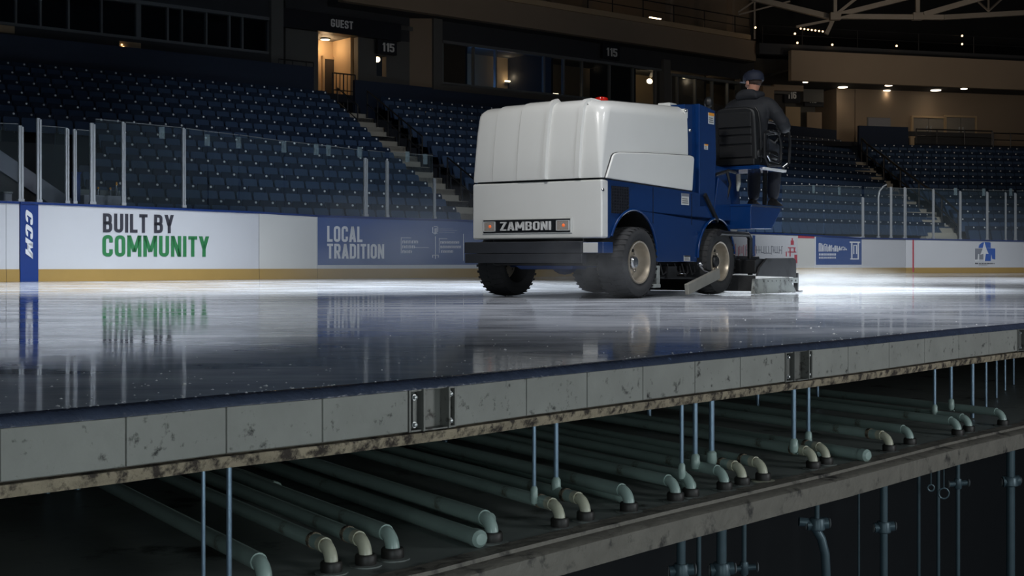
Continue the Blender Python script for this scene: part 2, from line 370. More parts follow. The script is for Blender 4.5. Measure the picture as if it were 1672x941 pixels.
# ================================================================== ICE SLAB, EDGE, PIT
edge_px = [(-70, 708.5), (0, 700), (206, 681), (370, 664.5), (527, 651), (740, 631), (860, 618), (959, 607.8), (1050, 598.5), (1135, 590), (1209, 583), (1280, 576), (1385, 566), (1452, 559), (1565, 547), (1661, 538), (1760, 529)]
E = [ground(x, y, -.03) for x, y in edge_px]
A_, B_ = E[1], E[-2]
EDIR = Vector((B_.x-A_.x, B_.y-A_.y, 0)).normalized(); ENRM = Vector((-EDIR.y, EDIR.x, 0))   # ENRM points inward (under the slab)
# straight smooth edge: blend of measured points and the fitted line
def fit_edge(px):
    lx = (px-CX)/F
    for i in range(len(edge_px)-1):
        if edge_px[i][0] <= px <= edge_px[i+1][0] or i == len(edge_px)-2:
            t = (px-edge_px[i][0])/(edge_px[i+1][0]-edge_px[i][0]); y = edge_px[i][1]*(1-t)+edge_px[i+1][1]*t
            return ground(px, y, -.03)
edge_xy = [Vector((p.x, p.y, 0)) for p in E]
far = [LP.pt(LP.s(1300, 0)+20, 14), LP.pt(-30, 14), Vector((-30, 8, 0)), Vector((-12, -1, 0))]
left_ext = edge_xy[0]-EDIR*6; right_ext = edge_xy[-1]+EDIR*30
outline = [left_ext]+edge_xy+[right_ext]
def slab(name, off, z0, z1, m):
    pts = [(p+ENRM*off).to_2d() for p in outline]+[Vector((60, 60)), Vector((40, 75)), Vector((-40, 60)), Vector((-45, 5))]
    return MB().prism([(p.x, p.y) for p in pts], z0, z1, 'xy').build(name, m, smooth=False)
# ice sheet only out to the boards
ice_pts = [(p+ENRM*.045) for p in outline]+[RP.pt(RP.loc(right_ext)[0]+4, .1), CORNER+RP.u[0]*Vector((0,0,0)), LP.pt(-12, .1)]
ice = MB().prism([(p.x, p.y) for p in ice_pts], -.028, 0.0, 'xy').build('floor_ice', M['ice'], smooth=False); struct(ice, 'wet shiny freshly resurfaced rink ice')
slab_o = slab('slab_concrete', .035, -.2, -.029, M['beam']); struct(slab_o, 'concrete slab under the ice')
# blue rounded ice edge
def strip_along(offs_z, name, m, parent=None, i0=0, pts=None):
    pts = pts or outline
    mb = MB(); n = len(offs_z)
    for p in pts:
        for o_, z_ in offs_z: mb.v.append(tuple(p+ENRM*o_+Vector((0,0,z_))))
    for i in range(len(pts)-1):
        for j in range(n): mb.f.append((i*n+j, i*n+(j+1) % n, (i+1)*n+(j+1) % n, (i+1)*n+j)); mb.mi.append(0)
    mb.f += [tuple(range(n)), tuple(range((len(pts)-1)*n+n-1, (len(pts)-1)*n-1, -1))]; mb.mi += [0, 0]
    return mb.build(name, m, parent)
nose = strip_along([(.05, .0005), (.022, -.001), (.008, -.008), (-.001, -.018), (-.004, -.03), (.05, -.03)], 'trim_1', M['membrane']); struct(nose, 'dark blue rounded frozen edge of the ice sheet')
# facing blocks with joints
jx = [0, 206, 370, 527, 667]; jx2 = [744, 860, 959, 1050, 1135, 1209, 1282]; jx3 = [1326, 1385, 1452, 1510, 1565.6, 1615, 1661]
face = thing('slab_edge', 'grey concrete block edge of the rink slab with dark joints', 'slab edge', fit_edge(740)); face['kind'] = 'structure'
fo = face.location.copy()
bl = [(-160, 0)]+[(a, b) for J in (jx, jx2, jx3) for a, b in zip(J[:-1], J[1:])]
def edge_at(px):
    if px < -60: return edge_xy[0]-EDIR*.5
    return Vector((*fit_edge(px).to_2d(), 0))
for a, b in bl:
    p, q = edge_at(a), edge_at(b); d = (q-p).normalized(); p = p+d*.0022; q = q-d*.0022
    if b-a < 1: continue
    mb = MB(); th = ENRM*.034
    mb.hexa([p+Vector((0,0,-.163)), q+Vector((0,0,-.163)), q+th+Vector((0,0,-.163)), p+th+Vector((0,0,-.163)), p+Vector((0,0,-.031)), q+Vector((0,0,-.031)), q+th+Vector((0,0,-.031)), p+th+Vector((0,0,-.031))])
    mb.v = [(v[0]-fo.x, v[1]-fo.y, v[2]-fo.z) for v in mb.v]
    mb.build('facing_block', M['concrete'], face, smooth=False, bev=.0018, bseg=1)
# ledge under the blocks
led = strip_along([(-.006, -.171), (-.008, -.178), (-.004, -.192), (0, -.205), (.10, -.205), (.10, -.171)], 'trim_2', M['rust']); struct(led, 'rust-stained steel ledge running under the concrete blocks')
# brackets
def bracket(x0, x1, label):
    p, q = edge_at(x0), edge_at(x1); w = (q-p).length; d = (q-p).normalized(); rz = math.atan2(d.y, d.x)
    t = thing('steel_bracket', label, 'bracket', p+Vector((0,0,-.166)), rz, 'steel pockets in the slab edge')
    h = .137
    mb = MB().box(0, w, .028, .034, 0, h); mb.build('back_plate', M['steel'], t)
    f1 = w*.30; f2 = w*.80
    mb = MB().box(0, .008, -.004, .028, 0, h).box(f1-.008, f1, -.012, .028, 0, h).box(f2, f2+.008, -.012, .028, 0, h).box(w-.008, w, -.004, .028, 0, h)
    mb.box(.008, f1-.008, -.004, .028, 0, .007).box(.008, f1-.008, -.004, .028, h-.007, h).box(f1, f2, -.008, .028, 0, .006).box(f1, f2, .0, .028, h-.005, h).box(f2+.008, w-.008, -.004, .028, 0, .007).box(f2+.008, w-.008, -.004, .028, h-.007, h)
    mb.build('frame', M['steel'], t, bev=.0015)
    MB().box(f1*.42, f1*.72, .008, .028, .02, h-.02).build('slot_bar', M['steel'], t, bev=.001)
    for bx, bz in ((f1*.5, .022), (f1*.5, h-.026), (f2+(w-f2)*.55, .022), (f2+(w-f2)*.55, h-.026)):
        MB().lathe([(.0075, .008), (.0075, -.002), (.004, -.004)], (bx, 0.0, bz), 'y', 6).lathe([(.0105, .010), (.0105, .006)], (bx, 0, bz), 'y', 14).build('bolt', M['bolt'], t)
bracket(667, 744, 'wide steel bracket pocket in the slab edge above the hanging rods')
bracket(1282, 1326, 'narrower dark steel bracket pocket in slab edge below the machine conditioner')
bracket(1661, 1700, 'steel bracket cut by the right end of the slab edge')

# pit floor shelf, beam, back walls
PZ = -.655
def pit_slab(name, o0, o1, z0, z1, m):
    a = [(p+ENRM*o0) for p in outline]; b = [(p+ENRM*o1) for p in (outline[0], outline[-1])]
    pts = a+[b[1], b[0]]
    return struct(MB().prism([(p.x, p.y) for p in pts], z0, z1, 'xy').build(name, m, smooth=False))
pit_slab('floor_pit', .17, 9., -.73, PZ, M['pit_floor'])['label'] = 'stained concrete floor of the pipe pit'
bm_ = strip_along([(0., -.675), (.012, -.668), (.075, -.664), (.08, PZ+.004), (.17, PZ+.004), (.17, -.765), (0., -.765)], 'trim_3', M['beam']); struct(bm_, 'weathered concrete beam along the front of the pipe pit')
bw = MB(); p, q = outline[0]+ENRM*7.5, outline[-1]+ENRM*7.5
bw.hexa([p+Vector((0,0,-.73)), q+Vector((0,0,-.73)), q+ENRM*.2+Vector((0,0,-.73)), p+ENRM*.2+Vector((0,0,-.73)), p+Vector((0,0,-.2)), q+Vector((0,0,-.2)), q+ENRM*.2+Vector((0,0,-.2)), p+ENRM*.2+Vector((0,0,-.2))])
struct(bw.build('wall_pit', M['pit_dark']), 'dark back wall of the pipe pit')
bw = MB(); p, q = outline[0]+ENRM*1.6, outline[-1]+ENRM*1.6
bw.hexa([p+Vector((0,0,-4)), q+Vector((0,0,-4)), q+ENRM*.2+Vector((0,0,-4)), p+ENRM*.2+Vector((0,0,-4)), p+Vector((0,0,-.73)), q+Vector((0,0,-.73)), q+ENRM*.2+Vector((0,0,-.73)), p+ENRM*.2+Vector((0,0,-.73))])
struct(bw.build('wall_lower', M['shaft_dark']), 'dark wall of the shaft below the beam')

# coolant pipes
PDIR = Vector((-.525, .851, 0)).normalized()
PRZ = math.atan2(-PDIR.y, -PDIR.x)          # local -x runs back along the pipe, local +x towards its elbow
PIPE_N = 0
def pipe(px, py, r=.032, length=6.0, rise=.055, label='', old=False, clampd=None, pale=False):
    base = ground(px, py, PZ)
    t = thing('coolant_pipe', label, 'pipe', base, PRZ, 'coolant pipes on the pit floor')
    R = .052; r *= .86
    pa = [(0, 0, .0), (0, 0, max(.005, rise-R*.45))]
    z0 = rise-R*.45; cx = -R
    arc = [(cx+R*math.cos(th), 0, z0+R*math.sin(th)) for th in [PI/2*i/7 for i in range(8)]]
    zt = z0+R
    MB().tube([(0, 0, .012)]+arc, r*.86, 16).tube([(-R+.002, 0, zt), (-R-.03, 0, zt)], r*1.0, 16).build('elbow', M['pipe_pale'] if old or pale else M['pipe'], t)
    MB().tube([(-R-.028, 0, zt), (-R-.5, 0, zt-.002), (-length, 0, zt-.012)], r, 16).build('pipe_run', M['pipe'], t)
    MB().lathe([(r*.9, .0), (r*1.35, .0), (r*1.4, .008), (r*1.4, .030), (r*1.25, .036), (r*.9, .036)], (0, 0, .004), 'z', 20, closed=True).build('collar', M['collar'], t)
    MB().lathe([(r*2.1, 0), (r*2.1, .004), (r*1.2, .006)], (0, 0, 0), 'z', 20).build('flange', M['pit_floor'] if not pale else M['pipe_pale'], t)
    if old:
        MB().lathe([(r*1.02, -.012), (r*1.1, -.01), (r*1.1, .01), (r*1.02, .012)], (-R-.09, 0, zt), 'x', 16).build('joint_ring', M['rust'], t)
    return base, zt
names = ['first', 'second', 'third', 'fourth', 'fifth']
ends = [(432, 966, .034, 0, 0), (541, 936, .031, 1, 0), (597, 924, .031, 1, 0), (641, 913, .034, 0, 0), (803, 886, .034, 0, 0), (914, 862, .030, 1, 0), (956, 851, .030, 1, 0), (1027, 836, .032, 0, 0),
        (1103, 819, .031, 0, 0), (1128, 812, .031, 0, 0), (1183, 801, .030, 0, 0), (1212, 793, .030, 1, 0), (1246, 786, .031, 1, 1), (1328, 766, .031, 1, 0), (1349, 759, .030, 1, 0), (1452, 738, .031, 1, 0), (1486, 727, .030, 0, 0), (1564, 712, .031, 0, 0), (1582, 706, .030, 0, 0), (1638, 696, .030, 0, 0)]
PIPES = []
for i, (px, py, r, old, pale) in enumerate(ends):
    d = ['grey-green coolant pipe turning down into a black collar', 'rusty-elbowed coolant pipe turning down into a black collar'][old]
    PIPES.append(pipe(px, py, r, 6.2, .055, f'{d}, {ordw(i+1)} elbow from the left', bool(old), None, bool(pale)))
# straight capped pipes lying between them
def capped(px, py, z, r, length, label):
    p = ground(px, py, z)
    t = thing('capped_pipe', label, 'pipe', Vector((p.x, p.y, z)), PRZ, 'capped pipes on the pit floor')
    MB().tube([(-.02, 0, 0), (-length, 0, 0)], r, 16).build('pipe_run', M['pipe'], t)
    MB().lathe([(.001, .02), (r*.7, .018), (r*1.08, .006), (r*1.12, -.03), (r*1.0, -.032)], (0, 0, 0), 'x', 16).build('end_cap', M['pipe'], t)
for px, py, z, r, ln, lb in [(797, 850, -.622, .03, 6, 'capped straight pipe ending just behind the fifth elbow'), (782, 880, -.622, .03, 6, 'low capped pipe on the floor left of the fifth elbow'),
                         (1021, 812, -.626, .026, 6, 'short-capped pipe ending behind the eighth elbow'), (1128, 793, -.628, .024, 6, 'capped pipe ending behind the tenth elbow'), (1414, 744, -.622, .03, 6, 'low capped pipe left of the sixteenth elbow'),
                         (1340, 737, -.622, .03, 6, 'capped pipe ending behind the fifteenth elbow'), (448, 800, -.60, .034, 5, 'dark capped pipe deep in the pit near the left rods')]:
    capped(px, py, z, r, ln, lb)
# hanger rods
rods = [(332, 3.90, .0062, 0), (374, 4.02, .0085, 0), (872, 5.35, .0085, 1), (908, 5.57, .011, 1), (1113, 5.96, .0095, 1), (1135, 6.25, .0125, 1), (1162, 6.35, .0135, 1), (1296, 6.79, .0125, 1), (1320, 7.08, .0105, 1),
        (1526, 8.40, .0105, 1), (1553, 8.75, .0115, 1), (1588, 8.9, .013, 0), (1610, 9.5, .010, 0), (1627, 10.2, .01, 0), (1641, 10.8, .01, 0), (1655, 11.3, .01, 0),
        (78, 6.0, .011, 0), (102, 6.3, .011, 0), (127, 6.1, .013, 0), (237, 6.9, .009, 0), (250, 6.9, .009, 0), (525, 8.0, .016, 0), (550, 7.9, .018, 0), (727, 7.7, .018, 0), (790, 7.6, .014, 0), (1060, 8.4, .014, 0), (1237, 9.4, .015, 0), (1335, 9.6, .012, 0)]
for i, (px, Y, r, cl) in enumerate(rods):
    p = at(px, 600, Y); zb = -.575 if cl else (PZ if Y > 4.3 else -.60)
    front = i < 16
    side_ = 'at the lit front of the pit' if front else 'in the dark back of the pit'
    j = i+1 if front else i-15
    t = thing('hanger_rod', f'thin zinc hanger rod {side_}, {ordw(j)} from the left', 'rod', Vector((p.x, p.y, zb)), 0, 'hanger rods under the slab')
    MB().tube([(0, 0, .006), (0, 0, -.2-zb)], r, 10).build('rod_shaft', M['rod'], t)
    if cl:
        MB().lathe([(r*1.0, .07), (r*1.7, .06), (r*1.9, .02), (r*1.5, .0)], (0, 0, -.002), 'z', 10).tube([(.02*math.cos(a), .02*math.sin(a), -.01) for a in [0, .8, 1.6]], .004, 6).build('clamp', M['pipe'], t)
# drop pipes below the beam
def drop(px, ytop, w, label, valve=None, ybot=990, dy=.35, bent=False):
    e = edge_at(min(1700, px)); Y = e.y+dy; p = at(px, 800, Y); r = w*Y/F/2
    zt = -.765 if dy < .2 else -.73; zb = at(px, ybot, Y).z
    t = thing('drop_pipe', label, 'pipe', Vector((p.x, p.y, zb)), 0, 'drop pipes below the beam')
    h = zt-zb
    if not bent: MB().tube([(0, 0, 0), (0, 0, h)], r, 12).build('pipe_shaft', M['drop_pipe'], t)
    else:
        zc = at(px, 868, Y).z-zb
        MB().tube([(.045, 0, 0), (.045, 0, zc*.45), (.04, 0, zc*.7), (.022, 0, zc*.9), (-.01, 0, zc*1.05), (-.05, 0, zc*1.12), (-.09, 0, zc*1.13)], r, 12).build('bent_pipe', M['drop_pipe'], t)
        MB().tube([(0, 0, zc*1.0), (0, 0, h)], r*.55, 10).build('pipe_shaft', M['drop_pipe'], t)
    MB().lathe([(r*1.0, h-.06), (r*1.5, h-.058), (r*1.5, h-.03), (r, h-.028)], (0, 0, 0), 'z', 12).build('top_coupling', M['drop_pipe'], t)
    if valve:
        zv = at(px, valve, Y).z-zb
        MB().tube([(-.05, 0, zv-.004), (.055, 0, zv+.006)], r*1.25, 10).lathe([(r*1.55, zv-.03), (r*1.8, zv-.025), (r*1.8, zv+.02), (r*1.55, zv+.03)], (0, 0, 0), 'z', 10).build('valve', M['drop_pipe'], t)
        MB().lathe([(.02, -.004), (.026, 0), (.02, .004)], (.062, 0, zv+.006), 'x', 12).build('valve_cap', M['bolt'], t)
        MB().lathe([(.02, -.004), (.026, 0), (.02, .004)], (-.056, 0, zv-.004), 'x', 12).build('valve_cap', M['bolt'], t)
drop(1112, 880, 15, 'flat-clamped drop pipe at the left end below the beam', 932)
drop(1141, 870, 8, 'thin drop pipe beside the wide clamped one below the beam', None, dy=.4)
drop(1178, 862, 17, 'thick drop pipe with side outlet, third below the beam', 930, dy=.33)
drop(1215, 870, 8, 'short thin pipe right of the thick drop pipe', 928, dy=.45)
drop(1334, 822, 15, 'drop pipe with a valve and a long curved bend', 856, bent=True)
drop(1443, 795, 13, 'straight drop pipe with a bright cross valve', 861)
drop(1402, 810, 4, 'hair-thin dark pipe left of the cross valve pipe', None, dy=.8)
drop(1500, 790, 6, 'thin unlit pipe midway between the two valve pipes', None, dy=.9)
drop(1564, 765, 7, 'slim drop pipe with a small valve near the beam', 790, dy=.3)
drop(1532, 880, 6, 'faint slim pipe left of the small-valve pipe', None, dy=1.0)
drop(1650, 742, 14, 'thick drop pipe with coupling at the far right end', 786, dy=.35)
def ring(px, py, r, label):
    e = edge_at(min(1700, px)); Y = e.y+.3; p = at(px, py, Y)
    pts = [(r*math.cos(a), 0, r*math.sin(a)) for a in [2*PI*i/20 for i in range(21)]]
    t = thing('hanging_ring', label, 'ring', p, 0, 'rings hanging below the beam')
    MB().tube(pts, .005, 8).build('ring_loop', M['drop_pipe'], t); MB().tube([(0, 0, r), (0, 0, -.766-p.z if -.766-p.z > r else r+.02)], .004, 6).build('ring_stem', M['drop_pipe'], t)
ring(1541, 806, .03, 'small wire ring hanging left of the small-valve pipe'); ring(1520, 797, .018, 'smallest wire ring hanging under the beam')

# ice crumbs on the front of the sheet
mb = MB()
for i in range(300):
    px = random.uniform(-10, 1690); e = edge_at(min(px, 1690)); q = e+ENRM*(.05+random.random()**3*2.0)+EDIR*random.uniform(-.05, .05)
    r = random.uniform(.0015, .0055)*(1 if i % 9 else 1.6); n = 5; a0 = random.random()*6
    o = len(mb.v)
    mb.v += [(q.x+r*random.uniform(.6, 1.5)*math.cos(a0+2*PI*j/n), q.y+r*random.uniform(.6, 1.5)*math.sin(a0+2*PI*j/n), .0004) for j in range(n)]+[(q.x, q.y, r*.7)]
    mb.f += [(o+j, o+(j+1) % n, o+n) for j in range(n)]; mb.mi += [0]*n
tag(mb.build('ice_crumbs', M['plate'], smooth=False), 'white ice crumbs scattered over the front of the wet ice', 'ice crumbs', kind='stuff')

# ================================================================== DASHER BOARDS
def top_y(px):
    T = [(-200, 321), (0, 328), (300, 339), (423, 345.5), (518, 351), (770, 359), (1190, 378), (1302, 382), (1405, 388), (1490, 389.5), (1672, 393), (1900, 397)]
    for (a, ya), (b, yb) in zip(T[:-1], T[1:]):
        if px <= b: return ya+(yb-ya)*(px-a)/(b-a)
    return T[-1][1]
def plane_for(px): return LP if px < CORNER_PX-.5 else RP
PXREF = {}
def board(x0, x1, label, m, P=None, kick=True, adv=None, capm=None, proud=0.):
    P = P or plane_for((x0+x1)/2)
    s0, s1 = P.s(x0, 0), P.s(x1, 0); w = s1-s0
    o = P.pt(s0, 0, 0)
    t = thing('dasher_board', label, 'rink board', o, P.rz, 'rink boards')
    h0, h1 = P.z(x0, top_y(x0), 0), P.z(x1, top_y(x1), 0)
    g = .004
    MB().hexa([(g, -proud, .002), (w-g, -proud, .002), (w-g, .11, .002), (g, .11, .002), (g, -proud, h0-.045), (w-g, -proud, h1-.045), (w-g, .11, h1-.045), (g, .11, h0-.045)]).build('panel', m, t, smooth=False)
    MB().hexa([(0, -.02-proud, h0-.045), (w, -.02-proud, h1-.045), (w, .13, h1-.045), (0, .13, h0-.045), (0, -.02-proud, h0), (w, -.02-proud, h1), (w, .13, h1), (0, .13, h0)]).build('cap_rail', capm or M['cap_blue'], t, smooth=False, bev=.006)
    k0, k1 = P.z(x0, 440+(x0/1672)*-3., 0), P.z(x1, 440+(x1/1672)*-3., 0)
    if kick: MB().hexa([(g, -.012, .002), (w-g, -.012, .002), (w-g, -.0005, .002), (g, -.0005, .002), (g, -.012, k0), (w-g, -.012, k1), (w-g, -.0005, k1), (g, -.0005, k0)]).build('kick_plate', M['kick'], t, smooth=False)
    def loc(px, py): return (P.s(px, 0)-s0, P.z(px, py, 0))
    return t, loc, w
def lettering(t, loc, body, x0, x1, yt, yb, m, bold=.165, name='lettering', shear=0., ytr=None, ybr=None, depth=.004):
    """text between px x0..x1, top yt, bottom yb (read at its left end); follows the panel"""
    a, zb = loc(x0, yb); b, _ = loc(x1, yb); _, zt = loc(x0, yt)
    mb = text_mb(body, b-a, zt-zb, bold, shear, depth); shift(mb, a, -.004, zb); return mb.build(name, m, t, smooth=False)
def rects(t, loc, boxes, m, name, y=-.0035, th=.003):
    mb = MB()
    for x0, x1, y0, y1 in boxes:
        a, z1 = loc(x0, y0); b, z0 = loc(x1, y1); mb.box(a, b, y, y+th, min(z0, z1), max(z0, z1))
    return mb.build(name, m, t, smooth=False)
board(-330, 10, 'white rink board cut by the left edge of the picture', M['board_white'])
board(10, 32, 'narrow white rink board just left of the blue pillar', M['board_white'])
t, loc, w = board(32, 62, 'narrow blue rink board pillar with vertical white CCM letters', M['pillar_blue'], kick=False, proud=.03)
# vertical CCM
a, zt = loc(40.5, 341); b, zb = loc(52.5, 423)
mb = text_mb('CCM', zt-zb, b-a, .20, .22, .006); mb.v = [(p[2]+a, p[1]-.034, zt-p[0]) for p in mb.v]; mb.build('lettering', M['ink_white'], t, smooth=False)
t, loc, w = board(62, 423, 'long white rink board lettered BUILT BY COMMUNITY', M['board_white'])
lettering(t, loc, 'BUILT BY', 168, 283.5, 348.5, 379.5, M['ink_dark'])
lettering(t, loc, 'COMMUNITY', 167, 341, 384, 419, M['ink_green'])
board(423, 518, 'plain off-white scuffed rink board beside the blue LOCAL TRADITION one', M['board_cool'])
t, loc, w = board(518, 790, 'blue rink board lettered LOCAL TRADITION left of the machine', M['board_white'])
rects(t, loc, [(518.6, 789, 353, 432.5)], M['board_blue'], 'banner', -.003, .0025)
lettering(t, loc, 'LOCAL', 534, 591.5, 369, 395, M['ink_white'])
lettering(t, loc, 'TRADITION', 534, 627, 398, 422.5, M['ink_white'])
bx = [(654.5, 655.3, 388, 414), (655, 671, 388, 389)]
for i, (x0, n, y0) in enumerate([(657, 10, 393), (657, 8, 401), (657, 6, 409)]):
    rr = random.Random(i); x = x0
    for q in range(n):
        wq = rr.uniform(1.2, 2.6); bx.append((x, x+wq*.55, y0, y0+4.6)); bx.append((x, x+wq, y0+(2 if q % 2 else 0), y0+(2 if q % 2 else 0)+.9)); x += wq+.7
bx += [(676, 700, 404, 404.8), (710.3, 711.3, 386, 416), (706, 716, 416.3, 417.3), (706, 707, 417, 421), (715, 716, 417, 421), (710.2, 711.4, 417, 423)]
bx += [(706, 707, 371, 381), (708, 714, 369.5, 370.5), (714, 715, 371, 379), (709.5, 710.6, 373, 383), (711.5, 712.5, 372, 380), (707, 714, 380.5, 381.5), (717, 740, 373.4, 374), (717, 746, 375.8, 376.6), (717, 742, 379, 379.7)]
for i, (x0, n, y0) in enumerate([(719, 14, 394), (719, 17, 401.5), (720, 10, 409)]):
    rr = random.Random(i+20); x = x0
    for q in range(n):
        wq = rr.uniform(1., 2.2); bx.append((x, x+wq*.55, y0, y0+4)); bx.append((x, x+wq, y0+(1.8 if q % 2 else 0), y0+(1.8 if q % 2 else 0)+.8)); x += wq+.5
bx += [(716.8, 717.4, 389, 413), (717, 730, 389.5, 390.3), (756, 756.8, 382, 426)]
rects(t, loc, bx, M['ink_white'], 'small_print', -.006, .003)
board(790, 1000, 'white rink board mostly hidden behind the white hood of the machine', M['board_white'])
board(1000, 1188, 'white rink board hidden behind the blue side of the machine', M['board_white'])
t, loc, w = board(1188, 1302, 'white rink board with reddish script seen behind the snow conditioner', M['board_white'])
bx = []; rr = random.Random(5); x = 1192
while x < 1236:
    bx.append((x, x+.9, rr.uniform(398, 406), rr.uniform(414, 420))); x += rr.uniform(2.4, 4.5)
rects(t, loc, bx, M['ink_red'], 'red_script', -.004, .003)
bx = []; x = 1217
while x < 1276:
    wq = rr.uniform(2.2, 4.2); yb_ = 416+rr.uniform(-2, 2)-(x-1217)*.05; bx += [(x, x+.9, 402, yb_), (x, x+wq, rr.choice([402, 408, yb_-1]), 0)]; bx[-1] = (bx[-1][0], bx[-1][1], bx[-1][2], bx[-1][2]+1.1); x += wq+.5
rects(t, loc, bx, M['ink_grey'], 'grey_script', -.007, .003)
rects(t, loc, [(1292.6, 1294.4, 389, 393), (1291, 1296, 393, 400), (1286.5, 1299, 404, 405.5), (1289, 1291, 405, 419), (1296, 1298, 405, 412), (1283, 1284.5, 411, 419), (1297, 1301.5, 416, 430), (1286, 1300, 411, 412.5)], M['ink_red'], 'red_emblem', -.0045, .003)
rects(t, loc, [(1228.5, 1233, 384.5, 426)], M['board_blue'], 'blue_stripe', -.005, .002)
t, loc, w = board(1302, 1330, 'short white rink board with a dull red strip along its top', M['board_cool'])
rects(t, loc, [(1303, 1329.6, 384.5, 389.5)], M['ink_red'], 'red_strip', -.004, .003)
t, loc, w = board(1330, 1407.5, 'rink board carrying a small blue banner with white script', M['board_white'])
rects(t, loc, [(1331, 1407, 385.6, 433.5)], M['ink_white'], 'banner_border', -.003, .0025)
rects(t, loc, [(1332, 1406.6, 387, 432.5)], M['board_blue'], 'banner', -.006, .0028)
bx = []; x = 1336.5; rr = random.Random(9)
while x < 1380:
    wq = rr.uniform(2.5, 4.4); y0 = 397+(x-1336)*.16; y1 = 411-(x > 1369)*2; bx += [(x, x+1.2, y0, y1), (x+wq-1, x+wq, y0+rr.uniform(0, 4), y1), (x, x+wq, rr.choice([y0, (y0+y1)/2, y1-1.2]), 0)]; bx[-1] = (bx[-1][0], bx[-1][1], bx[-1][2], bx[-1][2]+1.3); x += wq+1
x = 1337
while x < 1364:
    wq = rr.uniform(1., 2.2); bx += [(x, x+wq*.7, 414, 417.5), (x, x+wq*.6, 419.5, 422.5)]; x += wq+.4
bx += [(1387, 1404, 394.5, 397), (1389.5, 1391.5, 397, 424), (1400, 1402, 397, 422), (1393, 1399, 400, 401.5), (1393, 1394.5, 400, 415), (1397.5, 1399, 400, 415), (1388, 1402, 422, 424)]
rects(t, loc, bx, M['ink_white'], 'white_script', -.0095, .003)
board(1407.5, CORNER_PX-.01, 'white rink board between the blue banner and the corner', M['board_white'], LP)
t, loc, w = board(CORNER_PX+.01, 1492.5, 'very short white rink board at the corner carrying a thin red goal line', M['board_white'], RP)
rects(t, loc, [(1489.5, 1492, 391, 444.5)], M['ink_red'], 'red_line', -.014, .003)
t, loc, w = board(1492.5, 1900, 'white rink board with the blue and grey cross emblem at the right', M['board_white'], RP)
rects(t, loc, [(1592, 1605.5, 406, 424)], M['ink_grey'], 'emblem_grey', -.004, .003)
mb = MB()
def poly(pts, y=-.0045, th=.003): mb.prism([loc(*p) for p in pts], y, y+th)
poly([(1607.5, 405), (1625, 406), (1625, 424), (1620, 423), (1618.5, 415), (1617.5, 426.5), (1607.5, 426.5)])
poly([(1597.5, 405), (1599, 400), (1603, 396.5), (1608, 395.2), (1615, 395.6), (1617.5, 396.5), (1617.5, 405)])
mb.build('emblem_blue', M['ink_blue'], t, smooth=False)
mb = MB(); poly([(1607, 394.5), (1608.6, 401), (1610.5, 407), (1614, 415), (1609.5, 414.5), (1607.6, 427), (1606.4, 427), (1606, 414.5), (1600.5, 416), (1604, 407), (1605.6, 401)], -.0085, .003); poly([(1591.5, 424), (1596, 424), (1597, 415), (1598.6, 415), (1598.6, 427), (1591.5, 427.5)], -.0085, .003)
mb.build('emblem_white', M['ink_white'], t, smooth=False)
bx = []; x = 1592
while x < 1623:
    bx.append((x, x+rr.uniform(.7, 1.8), 429.5, 431.5)); x += 2.2
bx.append((1598, 1612, 432.6, 433.2)); rects(t, loc, bx, M['ink_dark'], 'emblem_caption', -.004, .003)

# ------------------------------------------------------------------ glass and stanchions above the boards
def stanchion(px, ytop, wpx, label, P=None, curved=False):
    P = P or plane_for(px); D = .055; s = P.s(px, D); Y = P.depth(px, D); w = wpx*Y/F/2
    zb = P.z(px, top_y(px), 0)-.0; zt = P.z(px, ytop, D)
    t = thing('glass_stanchion', label, 'stanchion', P.pt(s, D, zb), P.rz, 'glass stanchions')
    h = zt-zb
    if curved:
        MB().tube([(0, 0, 0), (0, 0, h*.8), (w*2, 0, h*.92), (.25, 0, h*1.02), (.42, 0, h*1.06)], w, 8).build('bent_post', M['post'], t)
    else:
        MB().box(-w, -w*.12, -.03, .03, 0, h).box(w*.12, w, -.03, .03, 0, h*.985).box(-w*.5, w*.5, -.012, .012, 0, h).build('post', M['post'], t, bev=.004)
    MB().box(-w*1.25, w*1.25, -.04, .045, 0, .05).build('foot', M['post'], t)
SL = [(34, 205, 8), (63.5, 193, 7.5), (109.5, 209, 6), (122, 211, 5.5), (151, 201, 8.5), (201.5, 199, 6), (300, 209, 5.5), (597, 258, 6.5), (632, 262, 4.6), (709.5, 291, 3.6)]
for i, (px, y, w) in enumerate(SL):
    stanchion(px, y, w, f'metal glass stanchion on the boards left of the machine, {ordw(i+1)} from the left end')
SR = [(1409, 322, 3, 0), (1434.5, 306, 2.6, 1), (1455, 305, 2.6, 0), (1478, 306, 4.2, 0), (1524, 309, 3, 0), (1568, 312, 3, 0), (1612, 313, 3, 0), (1642, 314, 2, 0), (1658, 315, 3, 0)]
for i, (px, y, w, c) in enumerate(SR):
    stanchion(px, y, w, f'thin glass stanchion on boards right of the machine, {ordw(i+1)} from the left', None, bool(c))
